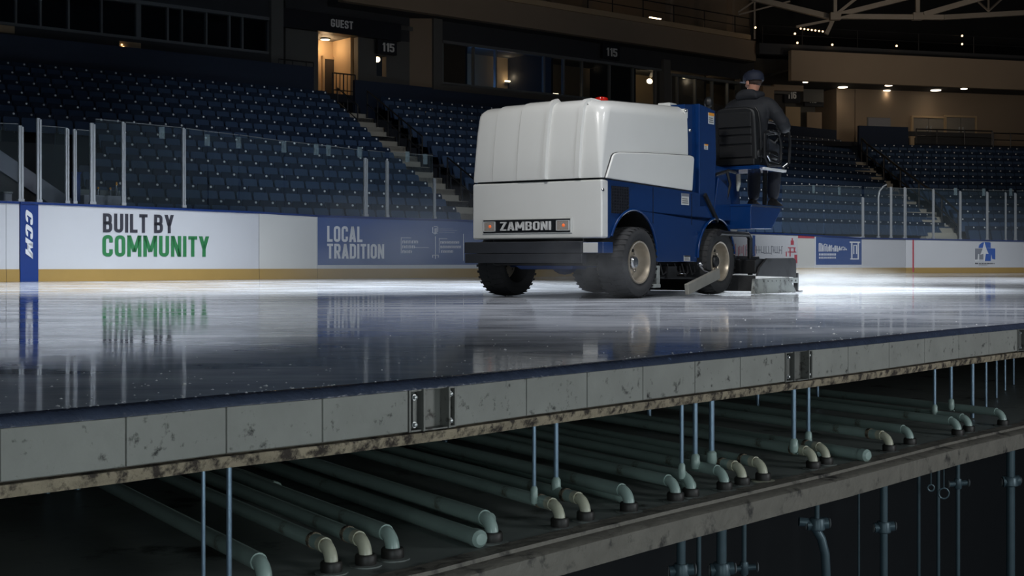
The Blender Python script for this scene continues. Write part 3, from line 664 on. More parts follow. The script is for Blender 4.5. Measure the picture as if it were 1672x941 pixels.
def pane(x0, x1, y0, y1, label, P=None, clip=()):
    P = P or plane_for((x0+x1)/2); D = .055; s0, s1 = P.s(x0, D), P.s(x1, D)
    zb0, zb1 = P.z(x0, top_y(x0), 0)+.002, P.z(x1, top_y(x1), 0)+.002
    t = thing('glass_screen', label, 'glass screen', P.pt(s0, D, 0), P.rz, 'rink glass panes')
    w = s1-s0; g = .008
    z0, z1 = P.z(x0, y0, D), P.z(x1, y1, D)
    MB().hexa([(g, -.006, zb0), (w-g, -.006, zb1), (w-g, .006, zb1), (g, .006, zb0), (g, -.006, z0), (w-g, -.006, z1), (w-g, .006, z1), (g, .006, z0)]).build('pane', M['glass'], t, smooth=False)
    MB().hexa([(g, -.006, z0), (w-g, -.006, z1), (w-g, .006, z1), (g, .006, z0), (g, -.006, z0+.012), (w-g, -.006, z1+.012), (w-g, .006, z1+.012), (g, .006, z0+.012)]).build('edge_strip', M['frame_grey'], t, smooth=False)
    for cx, cy in clip:
        s = P.s(cx, D)-s0; z = P.z(cx, cy, D)
        MB().box(s-.06, s+.06, -.012, -.0065, z-.12, z+.12).build('clip', M['glass_clip'], t, smooth=False, bev=.01)
M['glass_clip'] = glass('clip_glass', (.8, .84, .86), .12, .15, .16)
PL = [(-60, 30, 199, 203, ()), (67.5, 106.5, 206, 209, ()), (125, 146.5, 212, 214, ()), (155.5, 198.5, 195, 199, ()), (204.5, 297, 200, 209, ((264, 217),)), (303, 339, 210, 215, ((338, 229),)), (340, 390, 215, 221, ((389, 233),)),
      (391, 464, 221, 231, ((463, 240),)), (465, 537, 231, 239, ((516, 244), (536, 246))), (538, 593.5, 239, 246, ((587, 249),)), (600, 629, 246, 249, ()), (635, 707, 249, 254.5, ((665, 256), (694, 260)))]
for i, (a, b, ya, yb, cl) in enumerate(PL): pane(a, b, ya, yb, f'clear rink glass screen left of the machine, {ordw(i+1)} from the left end', clip=cl)
PR = [(1277, 1345, 303, 304, ((1328, 309),)), (1346, 1407, 304, 305, ((1370, 312),)), (1411, 1453, 306, 307, ()), (1457, 1475.5, 307, 308, ()), (1480.5, 1522, 308, 309, ()), (1526, 1566, 309, 310, ((1560, 313),)), (1570, 1610, 310, 311, ((1606, 314),)), (1614, 1656, 311, 312, ((1650, 314),)), (1660, 1760, 312, 314, ())]
for i, (a, b, ya, yb, cl) in enumerate(PR): pane(a, b, ya, yb, f'clear rink glass screen right of the machine, {ordw(i+1)} from the left', clip=cl)

# ================================================================== STANDS
D0, TRD = 1.6, .85
zfL = lambda r: .915+.362*r
zfR = lambda r: .75+.31*r
NROW = 12
# block ends (pixels) per row
L_A = [(745-12*r*1.9, 0) for r in range(NROW)]
def sA(D): return 20.35+.22*D          # left edge of the stairs on the long side
AISW = 1.25
R_END = [1552, 1537, 1519, 1501, 1472, 1460, 1450, 1436, 1422, 1408, 1395, 1383]
R_BEG = [1589, 1571, 1562, 1544, 1534, 1507, 1491, 1477, 1463, 1450, 1436, 1423, 1414]
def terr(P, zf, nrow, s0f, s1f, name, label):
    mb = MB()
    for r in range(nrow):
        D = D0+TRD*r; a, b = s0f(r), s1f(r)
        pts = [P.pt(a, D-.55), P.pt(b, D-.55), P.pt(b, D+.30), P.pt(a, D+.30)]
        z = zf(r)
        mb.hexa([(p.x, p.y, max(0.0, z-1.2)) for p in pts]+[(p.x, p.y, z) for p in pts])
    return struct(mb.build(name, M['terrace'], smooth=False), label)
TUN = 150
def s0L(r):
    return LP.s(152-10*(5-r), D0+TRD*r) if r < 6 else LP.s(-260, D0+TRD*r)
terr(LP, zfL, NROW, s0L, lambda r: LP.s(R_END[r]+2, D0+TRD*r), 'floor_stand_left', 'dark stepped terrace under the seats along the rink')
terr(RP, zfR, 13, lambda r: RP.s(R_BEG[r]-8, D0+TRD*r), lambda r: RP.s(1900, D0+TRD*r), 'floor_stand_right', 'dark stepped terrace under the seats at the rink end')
# stairs
def stairs(P, zf, nrow, s0f, wid, name, label):
    mb = MB()
    for r in range(nrow):
        D = D0+TRD*r; a = s0f(r); z = zf(r)
        for d0, d1, zz in ((D-.55, D-.12, z+.012), (D-.12, D+.30, z+.19)):
            pts = [P.pt(a, d0), P.pt(a+wid, d0), P.pt(a+wid, d1), P.pt(a, d1)]
            mb.hexa([(p.x, p.y, z-.3) for p in pts]+[(p.x, p.y, zz) for p in pts])
    return struct(mb.build(name, M['stair'], smooth=False), label)
stairs(LP, zfL, NROW, lambda r: sA(D0+TRD*r), AISW, 'floor_stair_left', 'pale concrete stairs between seat blocks behind the boards')
stairs(RP, zfR, 13, lambda r: RP.s(R_BEG[r]-8, D0+TRD*r)-1.3, 1.3, 'floor_stair_right', 'pale concrete stairs between the right seat blocks')
# seats
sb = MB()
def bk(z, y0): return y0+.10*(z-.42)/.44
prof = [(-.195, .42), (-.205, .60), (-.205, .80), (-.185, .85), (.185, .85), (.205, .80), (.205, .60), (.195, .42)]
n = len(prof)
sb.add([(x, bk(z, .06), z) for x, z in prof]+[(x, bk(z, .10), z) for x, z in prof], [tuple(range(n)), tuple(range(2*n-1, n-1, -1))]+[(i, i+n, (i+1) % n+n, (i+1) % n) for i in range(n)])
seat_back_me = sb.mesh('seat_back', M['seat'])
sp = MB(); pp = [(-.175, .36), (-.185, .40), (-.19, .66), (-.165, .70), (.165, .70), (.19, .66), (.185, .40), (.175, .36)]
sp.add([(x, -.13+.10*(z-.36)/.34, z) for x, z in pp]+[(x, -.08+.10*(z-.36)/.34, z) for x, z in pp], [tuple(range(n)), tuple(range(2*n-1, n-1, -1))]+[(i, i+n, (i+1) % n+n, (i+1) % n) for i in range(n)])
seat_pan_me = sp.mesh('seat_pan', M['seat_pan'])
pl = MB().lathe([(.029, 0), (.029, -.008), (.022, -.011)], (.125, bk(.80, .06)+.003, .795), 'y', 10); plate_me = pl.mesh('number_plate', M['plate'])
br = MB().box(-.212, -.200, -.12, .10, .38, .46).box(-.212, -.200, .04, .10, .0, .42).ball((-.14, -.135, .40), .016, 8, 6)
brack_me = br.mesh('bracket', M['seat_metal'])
proto = thing('stadium_seat', 'x', 'seat', group='stadium seats')
for nm, me in (('backrest', seat_back_me), ('seat_pan', seat_pan_me), ('number_plate', plate_me), ('bracket', brack_me)):
    o = bpy.data.objects.new(nm, me); COL.objects.link(o); o.parent = proto
spots = []
PITCH = .43
for r in range(NROW):
    D = D0+TRD*r; z = zfL(r)
    a0 = s0L(r)+.25; aL = sA(D)-.25; i = 0; s = aL
    while s > a0:
        i += 1; spots.append((LP, LP.pt(s, D, z), f'navy stadium seat, {ordw(r+1)} row up, {ordw(i)} seat left of the left stairs', r)); s -= PITCH
    s = sA(D)+AISW+.28+(.06*r if r > 2 else 0); i = 0; e = LP.s(R_END[r], D)-.2
    while s < e:
        i += 1
        lab = f'navy stadium seat, {ordw(r+1)} row up, {ordw(i)} seat right of the left stairs'
        spots.append((LP, LP.pt(s, D, z), lab, r)); s += PITCH
for r in range(13):
    D = D0+TRD*r; z = zfR(r); s = RP.s(R_BEG[r], D); i = 0
    while s < RP.s(1720, D):
        i += 1; spots.append((RP, RP.pt(s, D, z), f'dark navy stadium seat, {ordw(r+1)} row up, {ordw(i)} right of the far right stairs', r)); s += PITCH
def visible(p, r):
    x, y = proj((p.x, p.y, p.z+.7))
    if x < -6 or x > 1678: return False
    if 778 < x < 1165 and y > 172: return False
    if 1165 <= x < 1275 and y > 180: return False
    return True
vis = sorted([q for q in spots if visible(q[1], q[3])], key=lambda q: q[1].y)
keep = vis[:300]; ids = set(id(q) for q in keep)
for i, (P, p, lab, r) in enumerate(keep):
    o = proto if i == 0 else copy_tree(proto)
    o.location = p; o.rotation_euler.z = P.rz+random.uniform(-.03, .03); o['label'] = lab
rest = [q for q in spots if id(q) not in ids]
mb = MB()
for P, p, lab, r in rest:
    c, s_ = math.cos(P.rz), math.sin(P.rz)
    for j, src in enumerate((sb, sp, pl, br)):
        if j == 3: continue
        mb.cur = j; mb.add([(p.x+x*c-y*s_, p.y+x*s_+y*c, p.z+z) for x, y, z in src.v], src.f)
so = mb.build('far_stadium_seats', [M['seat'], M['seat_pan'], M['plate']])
tag(so, 'farther rows of navy stadium seats across the upper and right stands', 'seats', kind='stuff')
print('seats', len(spots), len(vis), 'depth limit', keep[-1][1].y)

# handrails along the stairs
def rail(name, label, pts, posts=True, hgt=.9, r=.022, cat='handrail', group='stair handrails', m=None):
    o = Vector(pts[0]); t = thing(name, label, cat, o, 0, group); m = m or M['rail']
    P = [Vector(p)-o for p in pts]
    MB().tube([p+Vector((0, 0, hgt)) for p in P], r, 8).build('top_rail', m, t)
    MB().tube([p+Vector((0, 0, hgt*.52)) for p in P], r*.75, 8).build('mid_rail', m, t)
    if posts:
        for p in P: MB().tube([p+Vector((0, 0, .004)), p+Vector((0, 0, hgt))], r, 8).build('post', m, t)
    return t
def ap(r, off): D = D0+TRD*r; return LP.pt(sA(D)+off, D-.3, zfL(r)+.012)
rail('handrail', 'upper dark handrail on right of the stairs below the GUEST doorway', [ap(r, AISW-.08) for r in (6, 7, 8, 9, 10, 11)])
rail('handrail', 'lower dark handrail beside the stairs left of the machine hood', [ap(r, AISW-.08) for r in (1, 2, 3, 4)])
rail('handrail', 'short dark handrail at the top left of the stairs', [ap(r, .06) for r in (9, 10, 11)])
def apR(r, off): D = D0+TRD*r; return RP.pt(RP.s(R_BEG[r]-8, D)+off, D-.3, zfR(r)+.012)
rail('handrail', 'long dark handrail down the right-hand stairs', [apR(r, -.15) for r in (1, 3, 5, 7, 9, 11, 12)], hgt=1.0, r=.04)
# stub wall (dark side wall of the right block)
# players tunnel at the left: sloping grey stringer, box, gate post
sm = MB()
pA, pB = (LP.s(-40, 1.0), LP.z(-40, 218, 1.0)), (LP.s(122, 1.0), LP.z(122, 328, 1.0))
wt = (LP.z(0, 245, 1.0)-LP.z(0, 278, 1.0))
sm.prism([(pA[0]-pA[0], pA[1]), (pB[0]-pA[0], pB[1]), (pB[0]-pA[0], pB[1]-wt), (0, pA[1]-wt)], 0, .18)
st = thing('stair_stringer', 'sloping pale grey stair stringer behind the glass at far left', 'stair', LP.pt(pA[0], 1.0, 0), LP.rz); sm.build('stringer', M['stripe_grey'], st, smooth=False)
MB().prism([(0, pA[1]-wt-.02), (pB[0]-pA[0], pB[1]-wt-.02), (pB[0]-pA[0], 0.02), (0, 0.02)], .04, .16).build('side_panel', M['door_dark'], st, smooth=False)
tw = MB().box(0, LP.s(148, 2.2)-LP.s(-250, 2.2), 0, .2, 0, 3.05); o = tw.build('wall_tunnel', M['wall_dark'], loc=LP.pt(LP.s(-250, 5.0), 5.0, 0), rz=LP.rz); struct(o, 'dark wall at the back of the tunnel opening')
def bench_box(px0, px1, y0, y1, D, name, label, cat, m, extra=None):
    s0, s1 = LP.s(px0, D), LP.s(px1, D); z0, z1 = LP.z(px0, y1, D), LP.z(px0, y0, D)
    t = thing(name, label, cat, LP.pt(s0, D, z0), LP.rz)
    MB().box(0, s1-s0, 0, .35, 0, z1-z0).build('body', m, t, bev=.02)
    return t, s1-s0, z1-z0
t, w, h = bench_box(6, 20, 313, 330, .5, 'equipment_box', 'small grey box on the ledge behind the leftmost glass', 'box', M['stripe_grey'])
MB().box(-.01, w+.01, -.01, .36, h*.82, h).build('lid', M['frame_grey'], t, bev=.006)
t, w, h = bench_box(137, 207, 318, 336, .6, 'bench', 'pale grey players bench behind the glass at left', 'bench', M['stripe_grey'])
MB().box(0, w, .3, .36, h, h+.12).build('back_strip', M['frame_grey'], t, bev=.01)
for px in (163, 183, 193):
    s = LP.s(px, .7); b = thing('water_bottle', {163: 'small shiny bottle on the bench behind glass, left of three', 183: 'shiny bottle standing mid bench behind the glass', 193: 'taller shiny bottle on the bench behind the glass stanchion'}[px], 'bottle', LP.pt(s, .78, LP.z(px, 318, .6)+.12 if False else LP.z(137, 318, .6)), LP.rz, 'bottles on the bench')
    hh = .28 if px == 193 else .17
    MB().lathe([(.035, 0), (.036, hh*.6), (.02, hh*.78)], (0, 0, .001), 'z', 10).build('body', M['bright_chrome'], b); MB().lathe([(.02, hh*.78), (.022, hh*.8), (.016, hh)], (0, 0, .002), 'z', 8).build('cap', M['amber'] if False else M['label_orange'], b)
s = LP.s(127, .45); z0 = LP.z(127, 328, 0); gp = thing('gate_post', 'short dark blue gate post behind the fourth stanchion', 'post', LP.pt(LP.s(121, .45), .45, z0), LP.rz)
MB().box(0, .13, 0, .13, 0, LP.z(127, 283, .45)-z0).build('post', M['pillar_blue'], gp, bev=.01); MB().box(-.01, .14, -.01, .14, LP.z(127, 283, .45)-z0, LP.z(127, 281, .45)-z0).build('post_cap', M['pillar_blue'], gp)
# floor behind the boards
fb = MB(); a = [LP.pt(-12, .13), LP.pt(LP.s(CORNER_PX, 0), .13), LP.pt(LP.s(CORNER_PX, 0)+12, 14), LP.pt(-12, 14)]
fb.prism([(p.x, p.y) for p in a], -.02, -.001, 'xy'); struct(fb.build('floor_concourse', M['terrace'], smooth=False), 'dark floor behind the boards')

# ================================================================== UPPER WALLS
def lpbox(name, m, x0, x1, D0_, D1_, z0, z1, P=LP, Dref=None, parent=None, bev=0., smooth=False):
    s0, s1 = P.s(x0, Dref or D0_), P.s(x1, Dref or D0_)
    o = P.pt(s0, D0_, z0)
    return MB().box(0, s1-s0, 0, D1_-D0_, 0, z1-z0).build(name, m, None, o, P.rz, smooth, bev)
DT = 12.05
lpbox('wall_parapet_left', M['navy_wall'], -300, 512, DT, DT+.15, 4.4, 6.62)['kind'] = 'structure'
lpbox('wall_parapet_mid', M['navy_wall'], 580, 706, DT, DT+.15, 4.4, 6.35)['kind'] = 'structure'
lpbox('wall_parapet_long', M['navy_wall'], 706, 1366, DT, DT+.15, 4.4, 6.3)['kind'] = 'structure'
lpbox('floor_walkway', M['terrace'], -300, 1300, DT+.15, 20, 5.6, 5.85)['kind'] = 'structure'
# wall below and above the suite windows, left part
WD = 13.0
def wall(name, x0, x1, z0, z1, m, d0=WD, d1=WD+.25, P=LP): o = lpbox(name, M[m], x0, x1, d0, d1, z0, z1, P); o['kind'] = 'structure'; return o
wall('wall_left_sill', -300, 443, 5.85, 7.05, 'wall_dark'); wall('wall_left_header', -300, 443, 8.22, 14, 'wall_dark')
wall('wall_left_pillar', 443, 463, 5.85, 14, 'wall_grey', WD-.15)
wall('wall_long_sill', 708, 1232, 5.85, 6.68, 'wall_grey'); wall('wall_long_header', 708, 1232, 8.22, 9.2, 'wall_dark')
wall('wall_long_pillar', 708, 722.5, 5.85, 8.9, 'wall_grey', WD-.25); wall('wall_second_pillar', 1084, 1095, 5.85, 8.6, 'wall_grey', WD-.15)
wall('wall_end_pillar', 1210, 1232, 5.85, 8.6, 'wall_dark', WD-.1)
def windows(n, label, x0, x1, z0, z1, mull, thick=(), P=LP, m='frame_grey'):
    s0, s1 = P.s(x0, WD), P.s(x1, WD); w = s1-s0
    t = thing(f'window_{n}', label, 'window', P.pt(s0, WD, z0), P.rz); t['kind'] = 'structure'
    MB().box(0, w, .08, .1, 0, z1-z0).build('pane', M['window_glass'], t, smooth=False)
    MB().box(0, w, 0, .18, -.02, .07).build('sill_frame', M[m], t, smooth=False); MB().box(0, w, -.04, .2, z1-z0-.10, z1-z0).build('head_frame', M[m], t, smooth=False)
    for px in mull:
        s = P.s(px, WD)-s0; d = .15 if px in thick else .055
        MB().box(s-d/2, s+d/2, .02, .16, .07, z1-z0-.1).build('mullion', M[m], t, smooth=False)
windows(1, 'dark suite windows above the seats at upper left', -300, 443, 7.05, 8.22, (-60, 27, 67, 113, 167, 227, 275, 298, 338, 376, 397, 440), (227,))
windows(2, 'long suite windows above the machine hood', 722.5, 1084, 6.68, 8.22, (724, 775, 811, 890, 922, 952, 997, 1035, 1072, 1082))
windows(3, 'four warm-lit suite windows left of the driver', 1095, 1210, 6.68, 8.1, (1097, 1108, 1137, 1165, 1190))
# suite back rooms
wall('wall_suite_back_left', -300, 452, 5.85, 9, 'wall_dark', 16, 16.2); wall('wall_suite_back', 640, 1300, 5.85, 9, 'wall_warm', 16, 16.2)
wall('ceiling_suite', 640, 1300, 8.45, 8.6, 'wall_grey', WD+.25, 16); wall('ceiling_suite_left', -300, 452, 8.45, 8.6, 'wall_dark', WD+.25, 16)
for i, (px, d) in enumerate(((760, 1), (900, 1), (1035, 1), (1150, 1))):
    o = lpbox('wall_suite_partition', M['wall_dark'], px, px+3, WD+.4, 16, 5.85, 8.45); o['kind'] = 'structure'
for x0, x1, y0, y1, nm in ((-20, 24, 43, 55, 'first'), (195, 230, 70.5, 84, 'second')):
    z0, z1 = LP.z(x1, y1, WD-.06), LP.z(x1, y0, WD-.06); a, b = LP.s(x0, WD-.06), LP.s(x1, WD-.06)
    pn = thing('wall_panel', f'small tan utility panel under the dark suite windows, {nm} from the left', 'panel', LP.pt(a, WD-.06, z0), LP.rz, 'utility panels')
    MB().box(0, b-a, 0, .05, 0, z1-z0).build('plate', M['wall_warm'], pn, smooth=False)
    for q in ((.10, .55), (.12, .25), (.18, .3)): MB().ball(((b-a)*q[0], -.02, (z1-z0)*q[1]), .025, 8, 6).build('indicator', M['warm_dim'], pn)
# GUEST portal
PD = 13.5
wall('wall_portal_left', 460, 513, 5.85, 8.05, 'wall_grey', PD); wall('wall_portal_right', 578, 608, 5.85, 8.05, 'wall_grey', PD); wall('wall_portal_sill', 608, 624, 5.85, 6.75, 'wall_grey', PD)
wall('wall_portal_lintel', 608, 624, 7.45, 8.05, 'wall_grey', PD); wall('wall_portal_end', 624, 662, 5.85, 8.05, 'wall_grey', PD)
wall('wall_portal_header', 460, 662, 8.05, 14, 'wall_dark', PD)
o = MB(); a, b = LP.pt(LP.s(655, PD), PD), LP.pt(LP.s(709, WD-.2), WD-.2)
dd = (b-a).normalized(); nn = Vector((-dd.y, dd.x, 0))*.2
o.hexa([a+Vector((0,0,5.85)), b+Vector((0,0,5.85)), b+nn+Vector((0,0,5.85)), a+nn+Vector((0,0,5.85)), a+Vector((0,0,9)), b+Vector((0,0,9)), b+nn+Vector((0,0,9)), a+nn+Vector((0,0,9))]); struct(o.build('wall_portal_return', M['wall_tan']), 'tan return wall right of the GUEST portal')
def signboard(px0, px1, z0, z1, D, name, label, txt, tx0, tx1, ty0, ty1, P=LP, th=.12):
    s0, s1 = P.s(px0, D), P.s(px1, D)
    t = thing(name, label, 'sign', P.pt(s0, D, z0), P.rz, 'wall signs')
    MB().box(0, s1-s0, 0, th, 0, z1-z0).build('sign_board', M['sign_navy'], t, smooth=False)
    a, b = P.s(tx0, D)-s0, P.s(tx1, D)-s0; zb = P.z(tx0, ty1, D)-z0; zt = P.z(tx0, ty0, D)-z0
    shift(text_mb(txt, b-a, zt-zb, .17, 0, .012), a, -.008, zb).build('lettering', M['sign_text'], t, smooth=False)
signboard(463, 655, 8.0, 8.6, PD-.45, 'portal_sign', 'long dark sign lettered GUEST above the lit doorway', 'GUEST', 540, 576, 30.5, 43.5, th=.4)
signboard(617, 648, LP.z(632, 88.5, PD-.62), LP.z(632, 65.5, PD-.62), PD-.62, 'section_sign', 'small dark sign with number 115 right of the lit doorway', '115', 624, 643.5, 69.5, 83.5)
signboard(984, 1012, 8.3, 8.92, WD-.18, 'section_sign', 'dark square sign with number 115 above the long suite windows', '115', 990, 1007.5, 77.5, 91)
# corridor behind doorway
def corr(name, x0, x1, d0, d1, z0, z1, m): o = lpbox(name, M[m], x0, x1, d0, d1, z0, z1, LP, PD); o['kind'] = 'structure'; return o
corr('wall_corridor_left', 506, 512.5, PD+.25, 17, 5.85, 8.05, 'wall_warm'); corr('wall_corridor_right', 579, 588, PD+.25, 17, 5.85, 8.05, 'wall_warm')
corr('ceiling_corridor', 506, 640, PD+.25, 17, 8.05, 8.15, 'wall_grey'); corr('wall_corridor_back', 480, 650, 14.9, 15.05, 5.85, 8.2, 'wall_warm')
d = thing('door_1', 'dark double door at the end of the lit corridor', 'door', LP.pt(LP.s(530, 14.8), 14.8, 5.86), LP.rz); d['kind'] = 'structure'
MB().box(0, .8, 0, .08, 0, 1.55).build('leaf', M['door_dark'], d); MB().box(-.08, 0, -.02, .1, 0, 1.65).box(.8, .88, -.02, .1, 0, 1.65).box(-.08, .88, -.02, .1, 1.55, 1.65).build('frame', M['wall_warm'], d)
def lamp(name, label, p, kind, col=None, power=None, group=None):
    t = thing(name, label, 'lamp', p, LP.rz, group)
    if kind == 'disc':
        MB().lathe([(.16, 0), (.17, .03), (.12, .05)], (0, 0, 0), 'z', 16).build('housing', M['frame_grey'], t); MB().lathe([(.15, -.012), (.15, -.001)], (0, 0, 0), 'z', 16).build('lamp_lens', M['warm_lamp'], t)
    elif kind == 'strip':
        MB().box(-.35, .35, -.02, .04, 0, .03).build('housing', M['frame_grey'], t); MB().box(-.33, .33, -.025, .035, -.035, -.002).build('lamp_tube', M['warm_lamp'], t)
    elif kind == 'sconce':
        MB().box(-.11, .11, -.02, .06, 0, .05).build('housing', M['frame_grey'], t); MB().box(-.13, .13, -.06, .04, .052, .10).build('lamp_lens', M['warm_lamp'], t)
    elif kind == 'spot':
        MB().lathe([(.05, 0), (.05, .06)], (0, 0, 0), 'z', 10).build('housing', M['frame_grey'], t); MB().lathe([(.04, -.015), (.04, -.001)], (0, 0, 0), 'z', 10).build('lamp_lens', M['warm_lamp'], t)
    elif kind == 'globe':
        MB().box(-.05, .05, .0, .1, -.05, .05).build('bracket', M['frame_grey'], t); MB().ball((0, -.06, 0), .11, 12, 8, (1.5, .6, 1)).build('lamp_globe', M['warm_lamp'], t)
    if power:
        l = bpy.data.lights.new('lamp_light', 'POINT'); l.energy = power; l.color = col or (1, .68, .38); l.shadow_soft_size = .12
        lo = bpy.data.objects.new(name+'_light', l); COL.objects.link(lo); lo.location = Vector(p)+Vector((0, 0, -.18 if kind in ('disc', 'strip', 'spot') else .22))+Vector((LP.n[0], LP.n[1], 0))*(-.25 if kind in ('globe', 'sconce') else 0.)
def lpp(px, py, D): return LP.pt(LP.s(px, D), D, LP.z(px, py, D))
lamp('ceiling_lamp', 'bright disc lamp on the ceiling inside the GUEST doorway', LP.pt(LP.s(531, PD+.9), PD+.9, 8.0), 'disc', None, 26)
lamp('wall_lamp', 'small wall lamp low on the right inside the doorway', LP.pt(LP.s(571, 14.8), 14.8, LP.z(571, 107, 14.8)), 'globe', None, 8)
lamp('wall_lamp', 'wall lamp seen through the little window beside the doorway', LP.pt(LP.s(613, 14.75), 14.75, LP.z(613, 97, 14.75)), 'globe', None, 12)
lamp('wall_sconce', 'sconce washing the suite wall with warm light, leftmost behind long windows', lpp(829, 136, 15.9), 'sconce', None, 5, 'suite lamps')
lamp('ceiling_spot', 'tiny ceiling spot above the leftmost suite sconce', lpp(829, 84.5, 15.6), 'spot', None, 3, 'suite lamps')
lamp('strip_light', 'flat strip light low behind the long windows', lpp(901, 152, 14.2), 'strip', None, 4, 'suite lamps')
lamp('wall_sconce', 'pair-bulb sconce on suite wall just left of the red beacon', lpp(975, 152, 15.9), 'sconce', None, 5, 'suite lamps')
lamp('ceiling_spot', 'tiny ceiling spot above the pair-bulb sconce', lpp(975, 106, 15.6), 'spot', None, 2, 'suite lamps')
lamp('wall_lamp', 'bright warm globe lamp behind the rightmost long-window panes', lpp(1059, 133, 14.6), 'globe', None, 16, 'suite lamps')
lamp('wall_lamp', 'small warm lamp inside the four-pane windows beside the driver', lpp(1135, 141, 14.4), 'globe', None, 12, 'suite lamps')
lamp('ceiling_lamp', 'dim ceiling disc inside the four-pane windows', lpp(1120, 127, 14.4), 'disc', None, 3, 'suite lamps')

l = bpy.data.lights.new('suite_blue', 'POINT'); l.energy = 45; l.color = (.25, .5, 1); l.shadow_soft_size = .3
lo = bpy.data.objects.new('suite_blue_light', l); COL.objects.link(lo); lo.location = LP.pt(LP.s(745, 14.6), 14.6, 7.0)
# railings by portal
rail('guard_rail', 'low dark guard rail left of the lit GUEST doorway', [LP.pt(LP.s(px, DT+.3), DT+.3, 5.86) for px in (455, 478, 500, 512)], hgt=.95, cat='railing', group='guard rails')
t = rail('guard_rail', 'dark balustrade with upright bars in front of the doorway', [LP.pt(LP.s(px, DT+.3), DT+.3, 5.4) for px in (543, 561, 580)], hgt=1.15, cat='railing', group='guard rails')
o0 = LP.pt(LP.s(543, DT+.3), DT+.3, 5.4)
for px in (549, 555, 567, 573): p = LP.pt(LP.s(px, DT+.3), DT+.3, 5.4)-o0; MB().tube([p+Vector((0, 0, .02)), p+Vector((0, 0, 1.15))], .014, 6).build('baluster', M['rail'], t)

# fascia and balcony of the long side
wall('wall_fascia', 560, 1234, 8.88, 9.72, 'wall_tan', 12., 12.3); wall('trim_fascia', 560, 1226, 9.72, 9.92, 'wall_warm', 11.9, 12.35)
wall('floor_balcony', 560, 1234, 8.9, 9.1, 'wall_dark', 12.3, 17); wall('wall_balcony_back', 560, 1240, 9.1, 14, 'wall_tan', 17, 17.2)
for i, px in enumerate((903, 962, 1097, 1198)):
    c = lpbox('wall_column', M['wall_tan'], px-2.5, px+2.5, 12.45, 12.75, 9.1, 15); c['kind'] = 'structure'
rail('guard_rail', 'long thin balcony rail above the tan fascia', [LP.pt(LP.s(px, 12.2), 12.2, 9.93) for px in (960, 1000, 1050, 1100, 1150, 1200, 1226)], hgt=.75, cat='railing', group='guard rails')
lamp('strip_light', 'slanted glint of a strip light on the balcony above the sign', lpp(1070, 29, 14.2), 'strip', None, 5, 'balcony lamps')

# ---------------------------------------------------------------- right end
def rwall(name, x0, x1, z0, z1, m, d0, d1): o = lpbox(name, M[m], x0, x1, d0, d1, z0, z1, RP); o['kind'] = 'structure'; return o
rwall('wall_end_parapet', 1403, 1483, 4.2, 6.18, 'navy_wall', 12.95, 13.1); rwall('floor_end_walkway', 1250, 1900, 5.3, 5.5, 'terrace', 13.1, 20)
rwall('wall_end_back', 1395, 1900, 5.5, 8.35, 'wall_tan', 17, 17.2); rwall('wall_end_recess', 1236, 1372, 5.5, 8.4, 'wall_grey', 19., 19.2); rwall('wall_end_return', 1366, 1397, 5.5, 8.35, 'wall_tan', 17, 19)
rwall('wall_end_fascia', 1292, 1900, 7.85, 9.1, 'wall_tan', 12., 12.25); rwall('ceiling_end_soffit', 1292, 1900, 8.32, 8.42, 'wall_dark', 12.25, 19.2)
rwall('wall_end_upper', 1240, 1900, 9.1, 9.55, 'wall_dark', 13.2, 13.5); rwall('wall_end_far', 1240, 1900, 9.1, 16, 'ceiling', 19, 19.3)
# grey corner mass with the 116 portal
rwall('wall_corner', 1231, 1292, 7.957, 9.511, 'wall_grey', 16.9, 17.2); rwall('wall_corner_pier', 1246, 1264, 5.5, 8.225, 'wall_tan', 16.6, 16.9); rwall('wall_corner_lintel', 1264, 1312, 8.064, 8.385, 'wall_tan', 16.6, 16.9)
rwall('wall_corner_side', 1312, 1345, 7.689, 8.278, 'wall_grey', 17.3, 17.6)
rwall('wall_corner_inner', 1264, 1282, 5.5, 8.01, 'door_dark', 17.4, 17.6); rwall('wall_corner_brown', 1283, 1307, 5.5, 7.421, 'wall_warm', 17.2, 17.3); rwall('wall_corner_brown_low', 1318, 1342, 5.5, 7.26, 'wall_tan', 17.6, 17.7)
signboard(1281, 1307, RP.z(1293, 168, 17.1), RP.z(1293, 143, 17.1), 17.1, 'section_sign', 'dark portal sign with number 116 right of the driver', '116', 1286, 1300, 149, 161, RP)
signboard(1314, 1345, RP.z(1328, 174, 17.4), RP.z(1328, 149, 17.4), 17.4, 'section_sign', 'dimmer portal sign beside the 116 one', '113', 1321, 1333.5, 155, 168, RP)
def rdoor(n, x0, x1, ytop, label, D=16.9, leafs=2, m='door_grey'):
    s0, s1 = RP.s(x0, D), RP.s(x1, D); zt = RP.z(x0, ytop, D); w = s1-s0; z0 = 5.51
    d = thing(f'door_{n}', label, 'door', RP.pt(s0, D, z0), RP.rz); d['kind'] = 'structure'
    MB().box(-.09, 0, -.03, .08, 0, zt-z0+.09).box(w, w+.09, -.03, .08, 0, zt-z0+.09).box(0, w, -.03, .08, zt-z0, zt-z0+.09).build('frame', M['wall_warm'], d, smooth=False)
    for i in range(leafs): MB().box(w*i/leafs+.012, w*(i+1)/leafs-.012, .0, .06, .0, zt-z0-.01).build('leaf', M[m], d, smooth=False)
    for i in range(leafs): MB().box(w/2+(-.12 if i == 0 else .08), w/2+(-.08 if i == 0 else .12), -.05, 0, .95, 1.2).build('handle', M['post'], d, smooth=False)
rdoor(2, 1491, 1541, 192, 'grey double door on the tan end wall'); rdoor(3, 1545, 1592, 191, 'second grey double door right of the first'); rdoor(4, 1352, 1392, 196, 'dark double door in the recess behind the stairs', 18.85, 2, 'door_dark')
